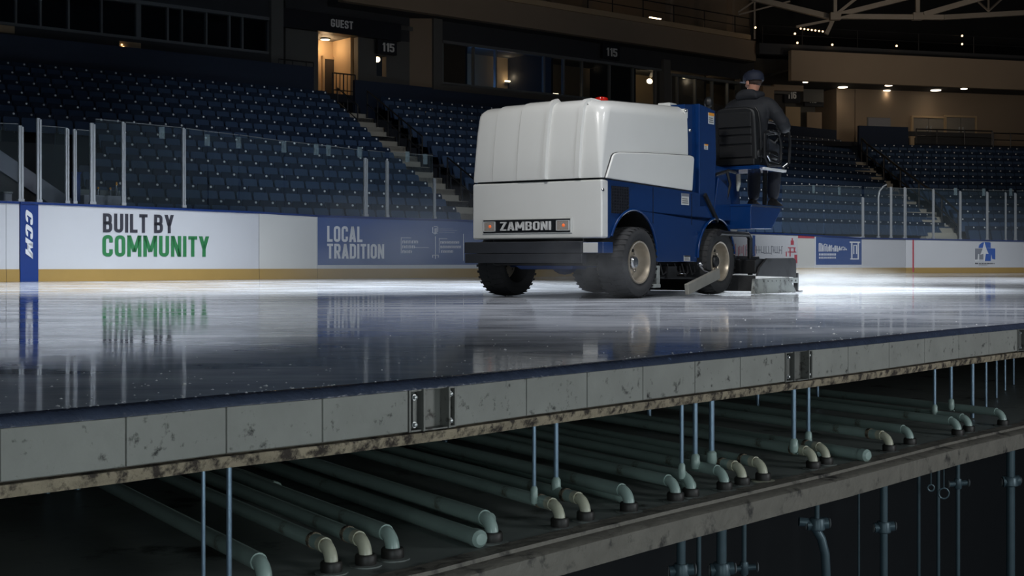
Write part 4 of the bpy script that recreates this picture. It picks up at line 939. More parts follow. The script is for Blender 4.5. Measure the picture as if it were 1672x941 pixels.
wb = thing('notice_board', 'pale blank board on the end wall left of the doors', 'board', RP.pt(RP.s(1418, 16.9), 16.9, RP.z(1418, 210, 16.9)), RP.rz)
MB().box(0, RP.s(1454, 16.9)-RP.s(1418, 16.9), 0, .05, 0, .5).build('board_face', M['stripe_grey'], wb, smooth=False); MB().box(-.03, RP.s(1454, 16.9)-RP.s(1418, 16.9)+.03, .051, .09, -.03, .53).build('board_frame', M['frame_grey'], wb, smooth=False)
rwall('wall_end_knee', 1478, 1620, 5.5, 6.25, 'wall_dark', 15.2, 15.35)
rail('guard_rail', 'dark guard rail on top of the right stand before the doors', [RP.pt(RP.s(px, 13.), 13., 5.5) for px in (1496, 1530, 1575, 1620)], hgt=.62, r=.03, cat='railing', group='guard rails')
t = rail('guard_rail', 'patterned dark balustrade at far right above the seats', [RP.pt(RP.s(px, 13.), 13., 5.42) for px in (1622, 1650, 1680, 1720)], hgt=.62, r=.03, cat='railing', group='guard rails')
np = thing('newel_post', 'pale post at the left end of the right guard rail', 'post', RP.pt(RP.s(1489, 12.9), 12.9, 5.1), RP.rz); MB().box(-.09, .09, -.05, .05, 0, .62).build('shaft', M['wall_warm'], np, smooth=False); MB().box(-.12, .12, -.07, .07, .62, .68).build('post_cap', M['wall_warm'], np, smooth=False)
DL = [(1315, 133, 12.9, .7), (1376, 141.5, 14.5, 1.3), (1448, 147, 15.9, 1.), (1451, 138.5, 13.6, 1.), (1505, 137.6, 13.3, 1.6), (1528, 146.5, 15.4, 1.4), (1574, 144, 15., .9), (1581, 135, 13., .6), (1641, 141, 14.5, .9), (1648, 132.5, 12.8, .9)]
for i, (px, py, D, k) in enumerate(DL):
    z = 8.32; Y = (z-EYE)*F/(HOR-py); p = at(px, py, Y)
    t = thing('downlight', f'small warm recessed downlight under the right balcony, {ordw(i+1)} of ten from the left', 'downlight', p+Vector((0, 0, 0)), RP.rz, 'soffit downlights')
    r = .13*k
    MB().lathe([(r*1.5, -.02), (r*1.5, -.001)], (0, 0, 0), 'z', 14).build('trim_ring', M['frame_grey'], t); MB().lathe([(r*1.25, -.05), (r*1.25, -.021)], (0, 0, 0), 'z', 14).build('lamp_lens', M['down_lamp'], t)
    if k >= .9:
        l = bpy.data.lights.new('down', 'SPOT'); l.energy = 9*k; l.spot_size = 2.2; l.spot_blend = .8; l.color = (1, .75, .5); l.shadow_soft_size = .1
        lo = bpy.data.objects.new('downlight_light', l); COL.objects.link(lo); lo.location = p+Vector((0, 0, -.1))
# catwalk lights and rail above the end fascia
cr = rail('guard_rail', 'thin catwalk rail with tiny lights high above the end fascia', [RP.pt(RP.s(px, 13.3), 13.3, 9.56) for px in (1245, 1310, 1400, 1500, 1590, 1680, 1750)], hgt=.75, cat='railing', group='guard rails')
for i, (px, py) in enumerate([(1233.5, 45), (1298, 55), (1302, 70), (1359, 73), (1464, 75), (1571, 72), (1571, 58.5)]):
    D = 13.1; t = thing('pinpoint_lamp', f'pinpoint warm lamp on the high dark catwalk, {ordw(i+1)} from its left end', 'lamp', RP.pt(RP.s(px, D), D, RP.z(px, py, D)), RP.rz, 'catwalk lamps')
    MB().ball((0, 0, 0), .045, 8, 6).build('lamp_globe', M['warm_dim'], t); MB().box(-.03, .03, .03, .1, -.03, .03).build('bracket', M['rail'], t)
t = thing('strip_light', 'row of tiny warm lights under the roof truss corner', 'lamp', at(1307, 46, 58), 0); mb = MB()
p0, p1 = at(1307, 46, 58), at(1343, 50.5, 58); MB().beam((0, 0, 0), p1-p0, .05).build('housing', M['rail'], t)
for i in range(7): q = (p1-p0)*(i/6.); MB().ball((q.x, q.y-.05, q.z-.03), .04, 6, 4).build('bulb', M['warm_dim'], t)

# roof trusses
def truss(label, Y, mem):
    p0 = at(mem[0][1], mem[0][2], Y); t = thing('roof_truss', label, 'truss', p0, 0, 'roof trusses')
    for nm, x0, y0, x1, y1, w, y2 in mem:
        a, b = at(x0, y0, Y)-p0, at(x1, y1, Y+y2)-p0; MB().beam(a, b, w, w).build(nm, M['truss'], t, smooth=False)
truss('big pale steel roof truss crossing the top right corner', 56, [('bottom_chord', 1362, 27, 1540, 28.5, .2, 0), ('bottom_chord', 1540, 28.5, 1780, 15, .2, 2), ('vertical', 1363.5, 29, 1363.5, -40, .14, 0), ('vertical', 1498, 29, 1498, -40, .16, 0),
      ('diagonal', 1366, 25, 1490, -6, .2, 0), ('diagonal', 1367, 22, 1420, -20, .12, 0), ('diagonal', 1508, 24, 1640, -14, .22, 0), ('diagonal', 1614, 18, 1640, -6, .07, 1), ('diagonal', 1614, 18, 1590, -4, .07, 1), ('vertical', 1614, 18, 1614, -20, .08, 1), ('gusset', 1355, 27, 1372, 27, .3, 0), ('gusset', 1490, 27, 1506, 27, .3, 0)])
truss('slanting roof truss chord above the driver', 57, [('bottom_chord', 1190, -12, 1364, 30, .22, 0), ('hanger', 1232, 0, 1232, 64, .07, 0), ('diagonal', 1206, 20, 1240, -4, .07, 0), ('diagonal', 1206, 24, 1290, 2, .06, 0), ('strut', 1360, 32, 1349, 56, .16, 0), ('strut', 1356, 33, 1300, 44, .1, 0)])
struct(MB().box(-60, 90, 10, 110, 15.5, 15.8).build('ceiling', M['ceiling'], smooth=False), 'dark roof above the arena')

# ================================================================== ICE RESURFACER
W0 = Vector((1.226, 14.12, 0)); RZ = math.atan2(.819, .574)
RX, RY = math.cos(RZ), math.sin(RZ)               # a axis (towards the driver end); b axis = (-RY, RX)
def side(px, py, b):
    lx = (px-CX)/F; a = (lx*(W0.y+RX*b)-(W0.x-RY*b))/(RX-RY*lx)
    Y = W0.y+RY*a+RX*b; return (a, EYE-(py-HOR)/F*Y)
def front(px, py, a):
    lx = (px-CX)/F; b = (W0.x+RX*a-lx*(W0.y+RY*a))/(RY+RX*lx)
    Y = W0.y+RY*a+RX*b; return (b, EYE-(py-HOR)/F*Y)
Z = thing('ice_resurfacer', 'white and blue ice resurfacing machine standing on the wet ice', 'ice resurfacer', W0, RZ)
BN, BF = -.045, 1.57
# ---- blue body: side outline extruded right across, with wheel arches
def arc(cx, cz, r, a0, a1, n=14): return [(cx+r*math.cos(math.radians(a0+(a1-a0)*i/n)), cz+r*math.sin(math.radians(a0+(a1-a0)*i/n))) for i in range(n+1)]
WRA = 1.93
p_tl = side(983, 291, BN); p1 = side(1131, 313, BN); p2 = side(1152, 318, BN); p3 = side(1172, 364, BN)
zb = side(1100, 428, BN)[1]
out = [(-.54, .62), (-.54, p_tl[1]), p1, p2, p3, (2.32, p3[1]-.02)]+arc(WRA, .41, .47, 34, 180)+[(WRA-.47, zb), (.52, zb)]+arc(0, .42, .50, 0, 156)+[(-.50, .62)]
body = MB().prism(out, BN, BF).build('body', M['blue_paint'], Z, bev=.006)
# arch lips
for cx, cz, r, a0, a1 in ((0, .42, .505, 2, 154), (WRA, .41, .475, 8, 178)):
    mb = MB(); A = arc(cx, cz, r, a0, a1, 18)
    mb.tube([(p[0], BN-.012, p[1]) for p in A], .014, 8); mb.build('arch_lip', M['blue_paint'], Z)
    A1 = arc(cx, cz, r-.004, a0, a1, 18); A2 = arc(cx, cz, r-.012, a1, a0, 18)
    MB().prism(A1+A2, BN+.002, BN+.5).build('arch_liner', M['black_steel'], Z)
# side panel seams
for x in (1066,):
    a, z1 = side(x, 300, BN); a2, z2 = side(x, 372, BN); MB().box(a-.004, a+.004, BN-.0035, BN+.01, z2+.05, p_tl[1]-.05).build('seam', M['sign_black'], Z)
a, _ = side(1129, 330, BN); MB().box(a-.003, a+.003, BN-.003, BN+.01, .80, p1[1]-.03).build('seam', M['sign_black'], Z)
a0, z0 = side(998, 348, BN); a1, z1 = side(1026, 306, BN)
g = MB().box(a0, a1, BN-.006, BN+.002, z0, z1)
for i in range(9): zz = z0+(z1-z0)*(i+.5)/9; g.box(a0, a1, BN-.012, BN-.006, zz-.006, zz+.006)
for i in range(7): aa = a0+(a1-a0)*(i+.5)/7; g.box(aa-.005, aa+.005, BN-.012, BN-.006, z0, z1)
g.build('side_grille', M['grille'], Z, smooth=False)
# ---- white lower front panel
FA = -.63
zl = front(982, 389, FA)[1]; zt = front(982, 292.5, FA)[1]
MB().box(FA, -.50, BN-.006, BF+.006, zl, zt).build('front_panel', M['white_paint'], Z, bev=.022, bseg=3)
MB().box(-.56, -.40, BN+.02, BF-.02, zt+.0, zt+.016).build('seam', M['sign_black'], Z)
# sign panel with lamps
AF = FA-.002
b1, z1 = front(788, 382, AF); b0, z0 = front(934.5, 380, AF); zt1 = front(934.5, 357.5, AF)[1]
zs = front(862, 380, AF)[1]; ze = front(862, 358.5, AF)[1]
MB().box(AF-.012, AF+.004, b0, b1, zs-.012, ze+.012).build('sign_surround', M['white_trim'], Z, bev=.012, bseg=3)
b0s, b1s = front(932, 370, AF)[0], front(790.5, 370, AF)[0]
sgn = MB().box(AF-.018, AF-.006, b0s, b1s, zs, ze).build('sign_plate', M['sign_black'], Z, bev=.004)
tb0, tb1 = front(902, 370, AF)[0], front(819.5, 370, AF)[0]
tz0 = zs+(ze-zs)*.17; tz1 = zs+(ze-zs)*.83
tm = text_mb('ZAMBONI', tb1-tb0, tz1-tz0, .145, 0, .012)
tm.v = [(AF-.022+p[1], tb1-p[0], tz0+p[2]) for p in tm.v]; tm.build('lettering', M['silver'], sgn, smooth=False)
for x0, x1 in ((793, 810), (911.5, 931)):
    c0, c1 = front(x1, 370, AF)[0], front(x0, 370, AF)[0]
    h = MB().box(AF-.030, AF-.016, c0, c1, zs+.022, ze-.022).build('head_lamp', M['lens'], Z, bev=.012, bseg=3)
    MB().box(AF-.034, AF-.018, c0-.006, c1+.006, zs+.016, zs+.022).box(AF-.034, AF-.018, c0-.006, c1+.006, ze-.022, ze-.016).box(AF-.034, AF-.018, c0-.006, c0+.001, zs+.016, ze-.016).box(AF-.034, AF-.018, c1-.001, c1+.006, zs+.016, ze-.016).build('lamp_bezel', M['silver'], h, smooth=False)
    cm = (c0+c1)/2; MB().ball((AF-.03, cm-.01, (zs+ze)/2), .017, 10, 8, (.5, 1.1, 1)).build('bulb', M['amber'], h)
# ---- bumper
bb0, bb1 = front(949, 410, -.70)[0], front(758, 410, -.70)[0]
zb0 = front(949, 430, -.70)[1]; zb1 = front(949, 394, -.70)[1]; zm = front(949, 413.5, -.70)[1]
MB().box(-.70, -.585, bb0, bb1, zm, zb1).box(-.692, -.585, bb0, bb1, zb0, zm-.003).build('bumper', M['bumper'], Z, bev=.008)
be = front(992, 405, -.66)[0]
MB().hexa([(-.67, bb0, zm), (-.67, be+.05, zm), (-.55, be, zm), (-.55, bb0, zm), (-.67, bb0, zb1-.01), (-.67, be+.05, zb1-.01), (-.55, be, zb1-.01), (-.55, bb0, zb1-.01)]).build('bumper_end', M['blue_paint'], Z, bev=.006)
c0, c1 = front(976, 403, -.673)[0], front(952, 403, -.673)[0]
MB().box(-.677, -.668, c0, c1, zm+.005, zb1-.015).build('bumper_plate', M['label'], Z, bev=.004)
# ---- hood (lofted)
rings = [(zt+.018, FA, 0, .03), (zt+.06, FA-.006, 0, .035), (1.50, FA+.012, .003, .06), (1.75, FA+.045, .008, .10), (1.90, FA+.075, .014, .13), (1.955, FA+.092, .02, .15), (1.99, FA+.115, .055, .17), (2.025, FA+.17, .10, .18), (2.04, FA+.25, .13, .18)]
AR = side(1124, 200, BN)[0]
def eoff(b): return .0 if b < .20 else .030 if b < .26 else .016 if b < .60 else .050 if b < .64 else .030 if b < .98 else .016 if b < 1.30 else 0.
bcuts = [.195, .205, .255, .265, .45, .592, .604, .634, .646, .80, .972, .988, 1.14, 1.292, 1.308]
ringv = []
for z, af, ins, rc in rings:
    bn, bf = BN+ins, BF-ins*.45; rf = min(.05, rc); pts = [(AR, bn), (AR*.6, bn), (AR*.25, bn)]
    for i in range(7): t = -PI/2-(PI/2)*i/6; pts.append((af+rc+rc*math.cos(t), bn+rc+rc*math.sin(t)))
    for b in bcuts: pts.append((af-eoff(b), b))
    for i in range(7): t = PI-(PI/2)*i/6; pts.append((af+rf+rf*math.cos(t), bf-rf+rf*math.sin(t)))
    pts += [(AR*.25, bf), (AR*.6, bf), (AR, bf)]
    u = max(0, (z-1.5)/.55)
    ringv.append([(a, b, z+u*(.052*(a+.5))+(u**3)*1.0*eoff(b)) for a, b in pts])
mb = MB(); nr = len(ringv[0])
mb.v = [p for r in ringv for p in r]
for i in range(len(ringv)-1):
    for j in range(nr-1): mb.f.append((i*nr+j, i*nr+j+1, (i+1)*nr+j+1, (i+1)*nr+j)); mb.mi.append(0)
# rear wall and top cap
mb.f.append(tuple(i*nr for i in range(len(ringv)))+tuple(i*nr+nr-1 for i in range(len(ringv)-1, -1, -1))); mb.mi.append(0)
mb.f.append(tuple((len(ringv)-1)*nr+j for j in range(nr))); mb.mi.append(0)
mb.f.append(tuple(range(nr))); mb.mi.append(0)
hood = mb.build('hood', M['white_paint'], Z)
# rear tab of the hood side
a0, z0 = side(1124, 193, BN); MB().box(AR-.02, AR+.05, BN+.03, BN+.3, z0, 2.10).build('hood_tab', M['white_paint'], Z, bev=.01)
# ---- white side pod
BP = BN-.022
P = [side(990.5, 290.5, BP), side(1002, 254, BP), side(1005, 250.5, BP), side(1011, 249, BP), side(1060, 250, BP), side(1128, 254, BP), side(1133, 256, BP), side(1134, 260, BP), side(1131, 311.5, BP)]
MB().prism(P, BP, BN+.06).build('side_pod', M['white_paint'], Z, bev=.012, bseg=3)
pc = (sum(p[0] for p in P)/len(P), sum(p[1] for p in P)/len(P))
MB().prism([(pc[0]+(p[0]-pc[0])*1.02, pc[1]+(p[1]-pc[1])*1.05) for p in P], BN-.004, BN+.05).build('pod_gasket', M['sign_black'], Z)
# ---- tower
a0, zt0 = side(1127, 172, BN+.05); a1 = side(1142, 172, BN)[0]; a2 = side(1168, 180, BN)[0]
ztop = side(1142, 169, BN)[1]; zte = side(1168, 181, BN)[1]
MB().prism([(AR+.005, 1.10), (a1, 1.10), (a1, ztop-.01), (AR+.005, zt0)], BN+.05, BF-.1).build('tower_front', M['blue_paint'], Z, bev=.006)
MB().prism([(a1, 1.0), (a2-.02, 1.0), (a2+.03, 1.6), (a2, zte), (a1, ztop)], BN, BF-.15).build('tower', M['blue_paint'], Z, bev=.012)
def decal(x0, y0, x1, y1, b, m, name, parent=Z, strip=None):
    p, q = side(x0, y1, b), side(x1, y0, b)
    o = MB().box(p[0], q[0], b-.004, b+.002, p[1], q[1]).build(name, m, parent, smooth=False)
    if strip:
        h = q[1]-p[1]; MB().box(p[0], q[0], b-.007, b-.003, q[1]-h*.26, q[1]).build('caution_band', strip, o, smooth=False)
        for i in range(3): MB().box(p[0]+.01, q[0]-.02-.01*i, b-.007, b-.003, p[1]+h*(.14+.18*i), p[1]+h*(.2+.18*i)).build('print_line', M['label_ink'], o, smooth=False)
    return o
decal(1156.5, 185.5, 1165.5, 202, BN, M['label'], 'warning_label', strip=M['label_orange'])
decal(1150, 236, 1155.5, 244, BN, M['label'], 'small_label', strip=M['label_orange'])
decal(1112.5, 316.5, 1124.5, 334.5, BN, M['label'], 'side_label', strip=M['ink_grey'])
decal(1116.5, 417.5, 1126.5, 426.5, BN, M['label'], 'maker_plate', strip=M['label_ink'])
# diagonal dark hinge strip behind side panel
q0, q1 = side(1149, 318, BN), side(1170, 362, BN); MB().beam((q0[0], BN-.012, q0[1]), (q1[0], BN-.012, q1[1]), .03, .05).build('edge_strip', M['black_steel'], Z)
# latches, bolts
for x, y in ((1127, 213), (1120, 181), (984, 310)):
    a, z = side(x, y, BN); MB().lathe([(.016, -.01), (.02, 0), (.02, .012)], (a, BN, z), 'y', 10).build('latch', M['bright_chrome'], Z)
# beacon, lamp, horn
tz = 2.06
def on_hood(px, b): a, _ = side(px, 160, b); return a
a = on_hood(982, .55); MB().lathe([(.075, 0), (.08, .05), (.07, .09), (.03, .105)], (a, .55, tz+.02), 'z', 16).build('beacon', M['red_lens'], Z)
a = on_hood(1091, .25); mb = MB().box(a-.09, a+.09, .18, .34, tz+.075, tz+.125); mb.build('work_lamp', M['white_trim'], Z, bev=.015, bseg=3)
MB().box(a-.10, a+.10, .17, .35, tz+.05, tz+.076).build('lamp_base', M['frame_grey'], Z)
a = side(1157, 170, .1)[0]; mb = MB().lathe([(.03, 0), (.035, .05)], (a, .1, ztop-.03), 'z', 10).ball((a, .1, ztop+.07), .055, 12, 8, (1, 1, 1.25)); mb.build('mirror', M['black_steel'], Z)
# ---- understructure
MB().box(-.5, 2.3, .25, 1.40, .34, .66).build('chassis', M['black_steel'], Z, bev=.02)
MB().tube([(0, .1, .38), (0, 1.5, .38)], .06, 12).ball((0, .8, .38), .14, 12, 8, (1, 1.2, 1)).build('front_axle', M['blue_dark'], Z)
MB().tube([(WRA, .1, .38), (WRA, 1.5, .38)], .06, 12).ball((WRA, .8, .38), .15, 12, 8, (1, 1.2, 1)).build('rear_axle', M['black_steel'], Z)
MB().hexa([(-.42, .45, .30), (-.36, 1.15, .30), (-.1, 1.15, .30), (-.1, .45, .30), (-.50, .30, .50), (-.50, 1.35, .50), (-.1, 1.35, .50), (-.1, .30, .50)]).build('axle_guard', M['blue_dark'], Z, bev=.02)
mb = MB()
for i in range(5):
    a = .62+.17*i; mb.tube([(a, -.02, .36), (a+.04, -.04, .24-.02*(i % 2)), (a+.13, -.03, .26), (a+.16, 0, .33)], .011, 6)
mb.tube([(.45, .0, .22), (1.5, .0, .20)], .02, 8).tube([(.45, .12, .29), (1.5, .12, .27)], .016, 8).box(.75, .95, -.06, .1, .20, .33).build('hoses', M['black_steel'], Z)
MB().box(.55, .62, -.03, .2, .13, .34).box(.42, .60, -.05, .5, .10, .14).build('edge_guide_bracket', M['skirt'], Z, bev=.008)
# ---- wheels
def wheel(name, a, b, R, W, out_, brush=False):
    w = bpy.data.objects.new(name, None); COL.objects.link(w); w.parent = Z; w.location = (a, b, R)
    s = out_   # -1 near side, +1 far side
    h = W/2
    prof = [(R*.60, -h*.82), (R*.72, -h*.98), (R*.86, -h), (R*.945, -h*.88), (R*.975, -h*.6), (R*.985, 0), (R*.975, h*.6), (R*.945, h*.88), (R*.86, h), (R*.72, h*.98), (R*.60, h*.82)]
    mb = MB().lathe(prof, (0, 0, 0), 'y', 48, closed=True)
    n = 34
    for i in range(n):
        t = 2*PI*i/n; ct, st = math.cos(t), math.sin(t); dt = PI/n*.62
        for y0, y1, sh in ((-h*.98, -h*.12, 0), (h*.12, h*.98, .5)):
            tt = t+sh*2*PI/n
            r0, r1 = R*.96, R*1.0
            vs = []
            for r in (r0, r1):
                for y, d in ((y0, -dt*.9), (y0, dt*.4), (y1, dt*.9), (y1, -dt*.4)):
                    rr = r*(.965 if (abs(y) > h*.9 and r == r1) else 1)
                    vs.append((rr*math.cos(tt+d), y, rr*math.sin(tt+d)))
            mb.hexa(vs)
    mb.build('tire', M['black_rubber'], w)
    rr = R*.565
    pr = [(rr*1.07, s*h*.84), (rr*1.05, s*h*.93), (rr*.98, s*h*.90), (rr*.93, s*h*.6), (rr*.90, s*h*.2), (rr*.80, s*h*.05), (rr*.60, s*h*.10), (rr*.42, s*h*.26), (rr*.30, s*h*.28), (.0005, s*h*.28)]
    rim = MB().lathe(pr, (0, 0, 0), 'y', 40, caps=False).build('rim', M['chrome'], w)
    MB().lathe([(rr*.33, s*h*.26), (rr*.33, s*h*.52), (rr*.26, s*h*.62), (.001, s*h*.64)], (0, 0, 0), 'y', 20).build('hub', M['bright_chrome'] if not brush else M['black_steel'], rim)
    mb = MB()
    for i in range(8):
        t = 2*PI*i/8+.2; mb.lathe([(rr*.085, s*h*.08), (rr*.085, s*h*.155)], (rr*.70*math.cos(t), 0, rr*.70*math.sin(t)), 'y', 10)
    mb.build('rim_holes', M['sign_black'], rim)
    mb = MB()
    for i in range(6):
        t = 2*PI*i/6; mb.lathe([(rr*.05, s*h*.24), (rr*.05, s*h*.36)], (rr*.46*math.cos(t), 0, rr*.46*math.sin(t)), 'y', 6)
    mb.build('lug_nuts', M['bright_chrome'], rim)
wheel('front_wheel', 0, .02, .375, .33, -1); wheel('front_wheel', 0, 1.56, .375, .33, 1)
wheel('rear_wheel', WRA, .03, .385, .30, -1, True); wheel('rear_wheel', WRA, 1.57, .385, .30, 1)
# wash board arm in front of rear wheel
q0, q1 = side(1121, 473, -.30), side(1170, 447, -.22)
MB().beam((q0[0], -.30, q0[1]), (q1[0], -.24, q1[1]), .05, .12).build('side_arm', M['arm_grey'], Z, bev=.01)
q2 = side(1146, 432, -.16); MB().tube([(q1[0], -.22, q1[1]), (q2[0]+.05, -.16, q2[1]-.06), (q2[0], -.12, q2[1])], .014, 8).ball((q2[0], -.14, q2[1]), .03).build('arm_link', M['bright_chrome'], Z)
# ---- rear body, step box, seat pedestal
MB().box(1.95, 3.3, .20, BF-.1, .80, 1.07).build('rear_body', M['blue_paint'], Z, bev=.012)
BS = -.30
s0 = side(1226, 335, BS); s1 = side(1277.5, 338.5, BS); s2 = side(1260, 374, BS); s3 = side(1226, 374, BS)
zs1 = s0[1]
MB().prism([s0, s1, s2, s3], BS, .6).build('step_box', M['blue_paint'], Z, bev=.006)
MB().box(s0[0]-.01, s1[0]+.01, BS-.012, .6, zs1-.01, zs1+.014).build('step_tread', M['blue_paint'], Z, bev=.005)
MB().box(s0[0], s1[0]+.012, BS-.016, BS-.011, zs1-.012, zs1+.002).build('step_edge', M['bright_chrome'], Z)
# pedestal and cowl behind the tower
MB().prism([(a2-.03, .95), (2.95, .95), (2.9, 1.50), (a2+.03, 1.55)], .12, 1.3).build('pedestal', M['blue_paint'], Z, bev=.015)
MB().prism([(a2-.05, .86), (2.4, .86), (2.32, 1.25), (a2+.1, 1.38)], -.04, .3).build('wheel_cowl', M['blue_paint'], Z, bev=.02)
mb = MB().tube([(2.25, -.02, 1.1), (2.3, -.05, 1.3), (2.25, -.03, 1.46)], .018, 8).tube([(2.05, .02, 1.4), (2.3, -.03, 1.46), (2.5, -.02, 1.45)], .02, 8).tube([(2.15, -.02, 1.0), (2.15, -.02, 1.2)], .016, 8)
mb.build('control_links', M['black_steel'], Z)
MB().tube([(2.50, -.06, 1.42), (2.44, -.09, 1.30), (2.42, -.09, 1.22)], [.03, .028, .012], 8).build('lever_bracket', M['skirt'], Z)
# seat
seat = bpy.data.objects.new('driver_seat', None); COL.objects.link(seat); seat.parent = Z; seat.location = (2.68, 0.03, 1.56)
zt_ = .685
def seatback():
    mb = MB(); prof = [(-.27, 0), (-.275, .15), (-.27, .5), (-.255, .62), (-.225, .665), (-.15, zt_), (.15, zt_), (.225, .665), (.255, .62), (.27, .5), (.275, .15), (.27, 0)]
    return mb.prism(prof, -.055, .055, 'yz')
mb = seatback(); mb.v = [(p[0]-.16*(p[2]-.0)*.5, p[1], p[2]) for p in mb.v]; mb.build('backrest', M['vinyl'], seat, bev=.03, bseg=3)
mb = MB()
for z0, z1 in ((.08, .22), (.24, .33), (.35, .42), (.44, .62)):
    mb.box(-.066-.08*(z0+z1)/2, -.05-.08*(z0+z1)/2, -.215, .215, z0, z1)
mb.build('back_pads', M['vinyl'], seat, bev=.014, bseg=3)
mb = MB(); mb.tube([(.06-.08*z, y, z) for y, z in ((-.275, .02), (-.282, .3), (-.278, .5), (-.262, .62), (-.225, .675))], .014, 8).build('edge_piping', M['black_steel'], seat)
MB().box(-.05, .55, -.30, .30, .06, .18).build('seat_cushion', M['vinyl'], seat, bev=.05, bseg=3)
MB().box(-.12, .55, -.27, .27, -.02, .06).build('seat_base', M['black_steel'], seat, bev=.015)
MB().tube([(.05, -.33, .36), (.25, -.35, .40), (.40, -.35, .38), (.47, -.35, .28), (.47, -.35, .08), (.44, -.35, .0), (.1, -.35, -.02), (.03, -.33, .08), (.04, -.33, .36)], .018, 8).build('armrest', M['black_steel'], seat)
MB().box(.1, .42, -.37, -.32, .385, .41).build('arm_pad', M['vinyl'], seat, bev=.01)
MB().tube([(.05, -.36, .10), (.12, -.36, .04), (.36, -.36, .02), (.44, -.36, .06)], .012, 8).tube([(.12, -.36, .13), (.34, -.36, .10)], .014, 8).build('slide_rail', M['bright_chrome'], seat)
MB().box(-.02, .62, -.36, -.30, -.075, -.045).build('seat_rail', M['silver'], seat, bev=.004)
MB().box(-.1, .62, -.33, .4, -.07, -.022).build('seat_platform', M['blue_paint'], seat, bev=.008)
MB().tube([(.50, -.33, -.03), (.62, -.36, .04), (.63, -.37, .30), (.60, -.37, .42)], .018, 8).build('grab_bar', M['black_steel'], Z).location = (2.68, 0, 1.56)
# steering wheel in front of the driver
sw = bpy.data.objects.new('steering', None); COL.objects.link(sw); sw.parent = Z; sw.location = (3.42, .0, 1.98)
MB().tube([(.19*math.cos(t)*.5, .19*math.sin(t), .19*math.cos(t)*.86) for t in [2*PI*i/24 for i in range(25)]], .014, 8).build('steering_wheel', M['black_steel'], sw)
MB().tube([(0, 0, 0), (-.02, 0, -.3), (-.04, 0, -.90)], .03, 8).tube([(0, -.18, 0), (0, .18, 0)], .012, 8).build('steering_column', M['black_steel'], sw)
# ---- snow conditioner at the driver end
BC = -.34
c0 = side(1237, 451, BC); c1 = side(1241, 437, BC); c2 = side(1253, 422, BC); c3 = side(1296, 421, BC); c4 = side(1300, 425, BC); c5 = side(1300.5, 453, BC)
MB().prism([c0, c1, c2, c3, c4, c5], BC, BC+.03).build('conditioner_end_plate', M['board_steel'], Z, bev=.006)
MB().prism([(c0[0], .24), (c0[0], .40), (c0[0]+.06, .42), (c3[0]-.1, .40), (c5[0]-.05, .22)], BC+.03, 2.05).build('conditioner', M['black_steel'], Z, bev=.008)
w0, w1 = side(1242, 455.5, BC-.01), side(1301, 453.5, BC-.01); hh = .065
mb = MB().prism([(w0[0], w0[1]-hh), (w1[0]+.02, w1[1]-hh), (w1[0]+.02, w1[1]), (w0[0], w0[1])], BC-.02, BC); o = mb.build('clamp_strip', M['skirt'], Z, smooth=False)
mb = MB()
for i in range(9): a = w0[0]+(w1[0]-w0[0])*(i+.5)/9; mb.lathe([(.012, -.026), (.014, -.019)], (a, BC, w0[1]-hh*.5), 'y', 8)
mb.build('bolts', M['sign_black'], o)
k0 = side(1232, 480.5, BC-.05)[0]; k1 = side(1301, 478, BC-.05)[0]
mb = MB().hexa([(k0, BC-.05, .004), (k1, BC-.05, .004), (k1-.1, BC+.0, .004), (k0, BC+.0, .004), (k0+.06, BC-.018, .18), (k1-.16, BC-.018, .19), (k1-.16, BC+.01, .19), (k0+.06, BC+.01, .18)])
mb.build('side_skirt', M['skirt'], Z, bev=.006)
MB().box(c0[0]-.02, c0[0]+.01, BC+.03, 2.05, .03, .22).build('front_skirt', M['black_rubber'], Z)
k = side(1303, 470, BC)[0]; MB().box(k-.03, k+.02, BC, BC+.05, .01, .24).box(k-.04, k+.06, BC-.04, BC+.07, .004, .02).build('end_runner', M['black_steel'], Z, bev=.004)
# lift frame
f0 = side(1237, 383, BS); f1 = side(1237, 452, BS); f2 = side(1187, 381, BS)
mb = MB().tube([(f2[0], BS+.1, f2[1]), (f0[0]-.06, BS+.1, f0[1]), (f0[0], BS+.1, f0[1]-.05), (f0[0]+.01, BS+.1, f1[1]+.02)], .032, 10)
mb.tube([(2.35, .25, .76), (2.5, .25, .45), (2.55, .2, .40)], .024, 8).tube([(2.2, .3, .78), (2.15, .3, .45)], .02, 8).tube([(2.1, .1, .78), (2.75, .1, .77)], .03, 8)
mb.build('lift_frame', M['black_steel'], Z)
mb = MB().tube([(2.35, .05, .74), (2.42, .02, .62), (2.38, .05, .42)], [.03, .022, .016], 8).tube([(2.30, .1, .42), (2.6, .1, .55)], .016, 8).ball((2.36, .05, .72), .05)
mb.build('lift_cylinder', M['black_steel'], Z)
MB().box(c0[0]-.02, c0[0]+.8, 0, .12, .405, .45).build('auger_cover', M['board_steel'], Z, bev=.01)

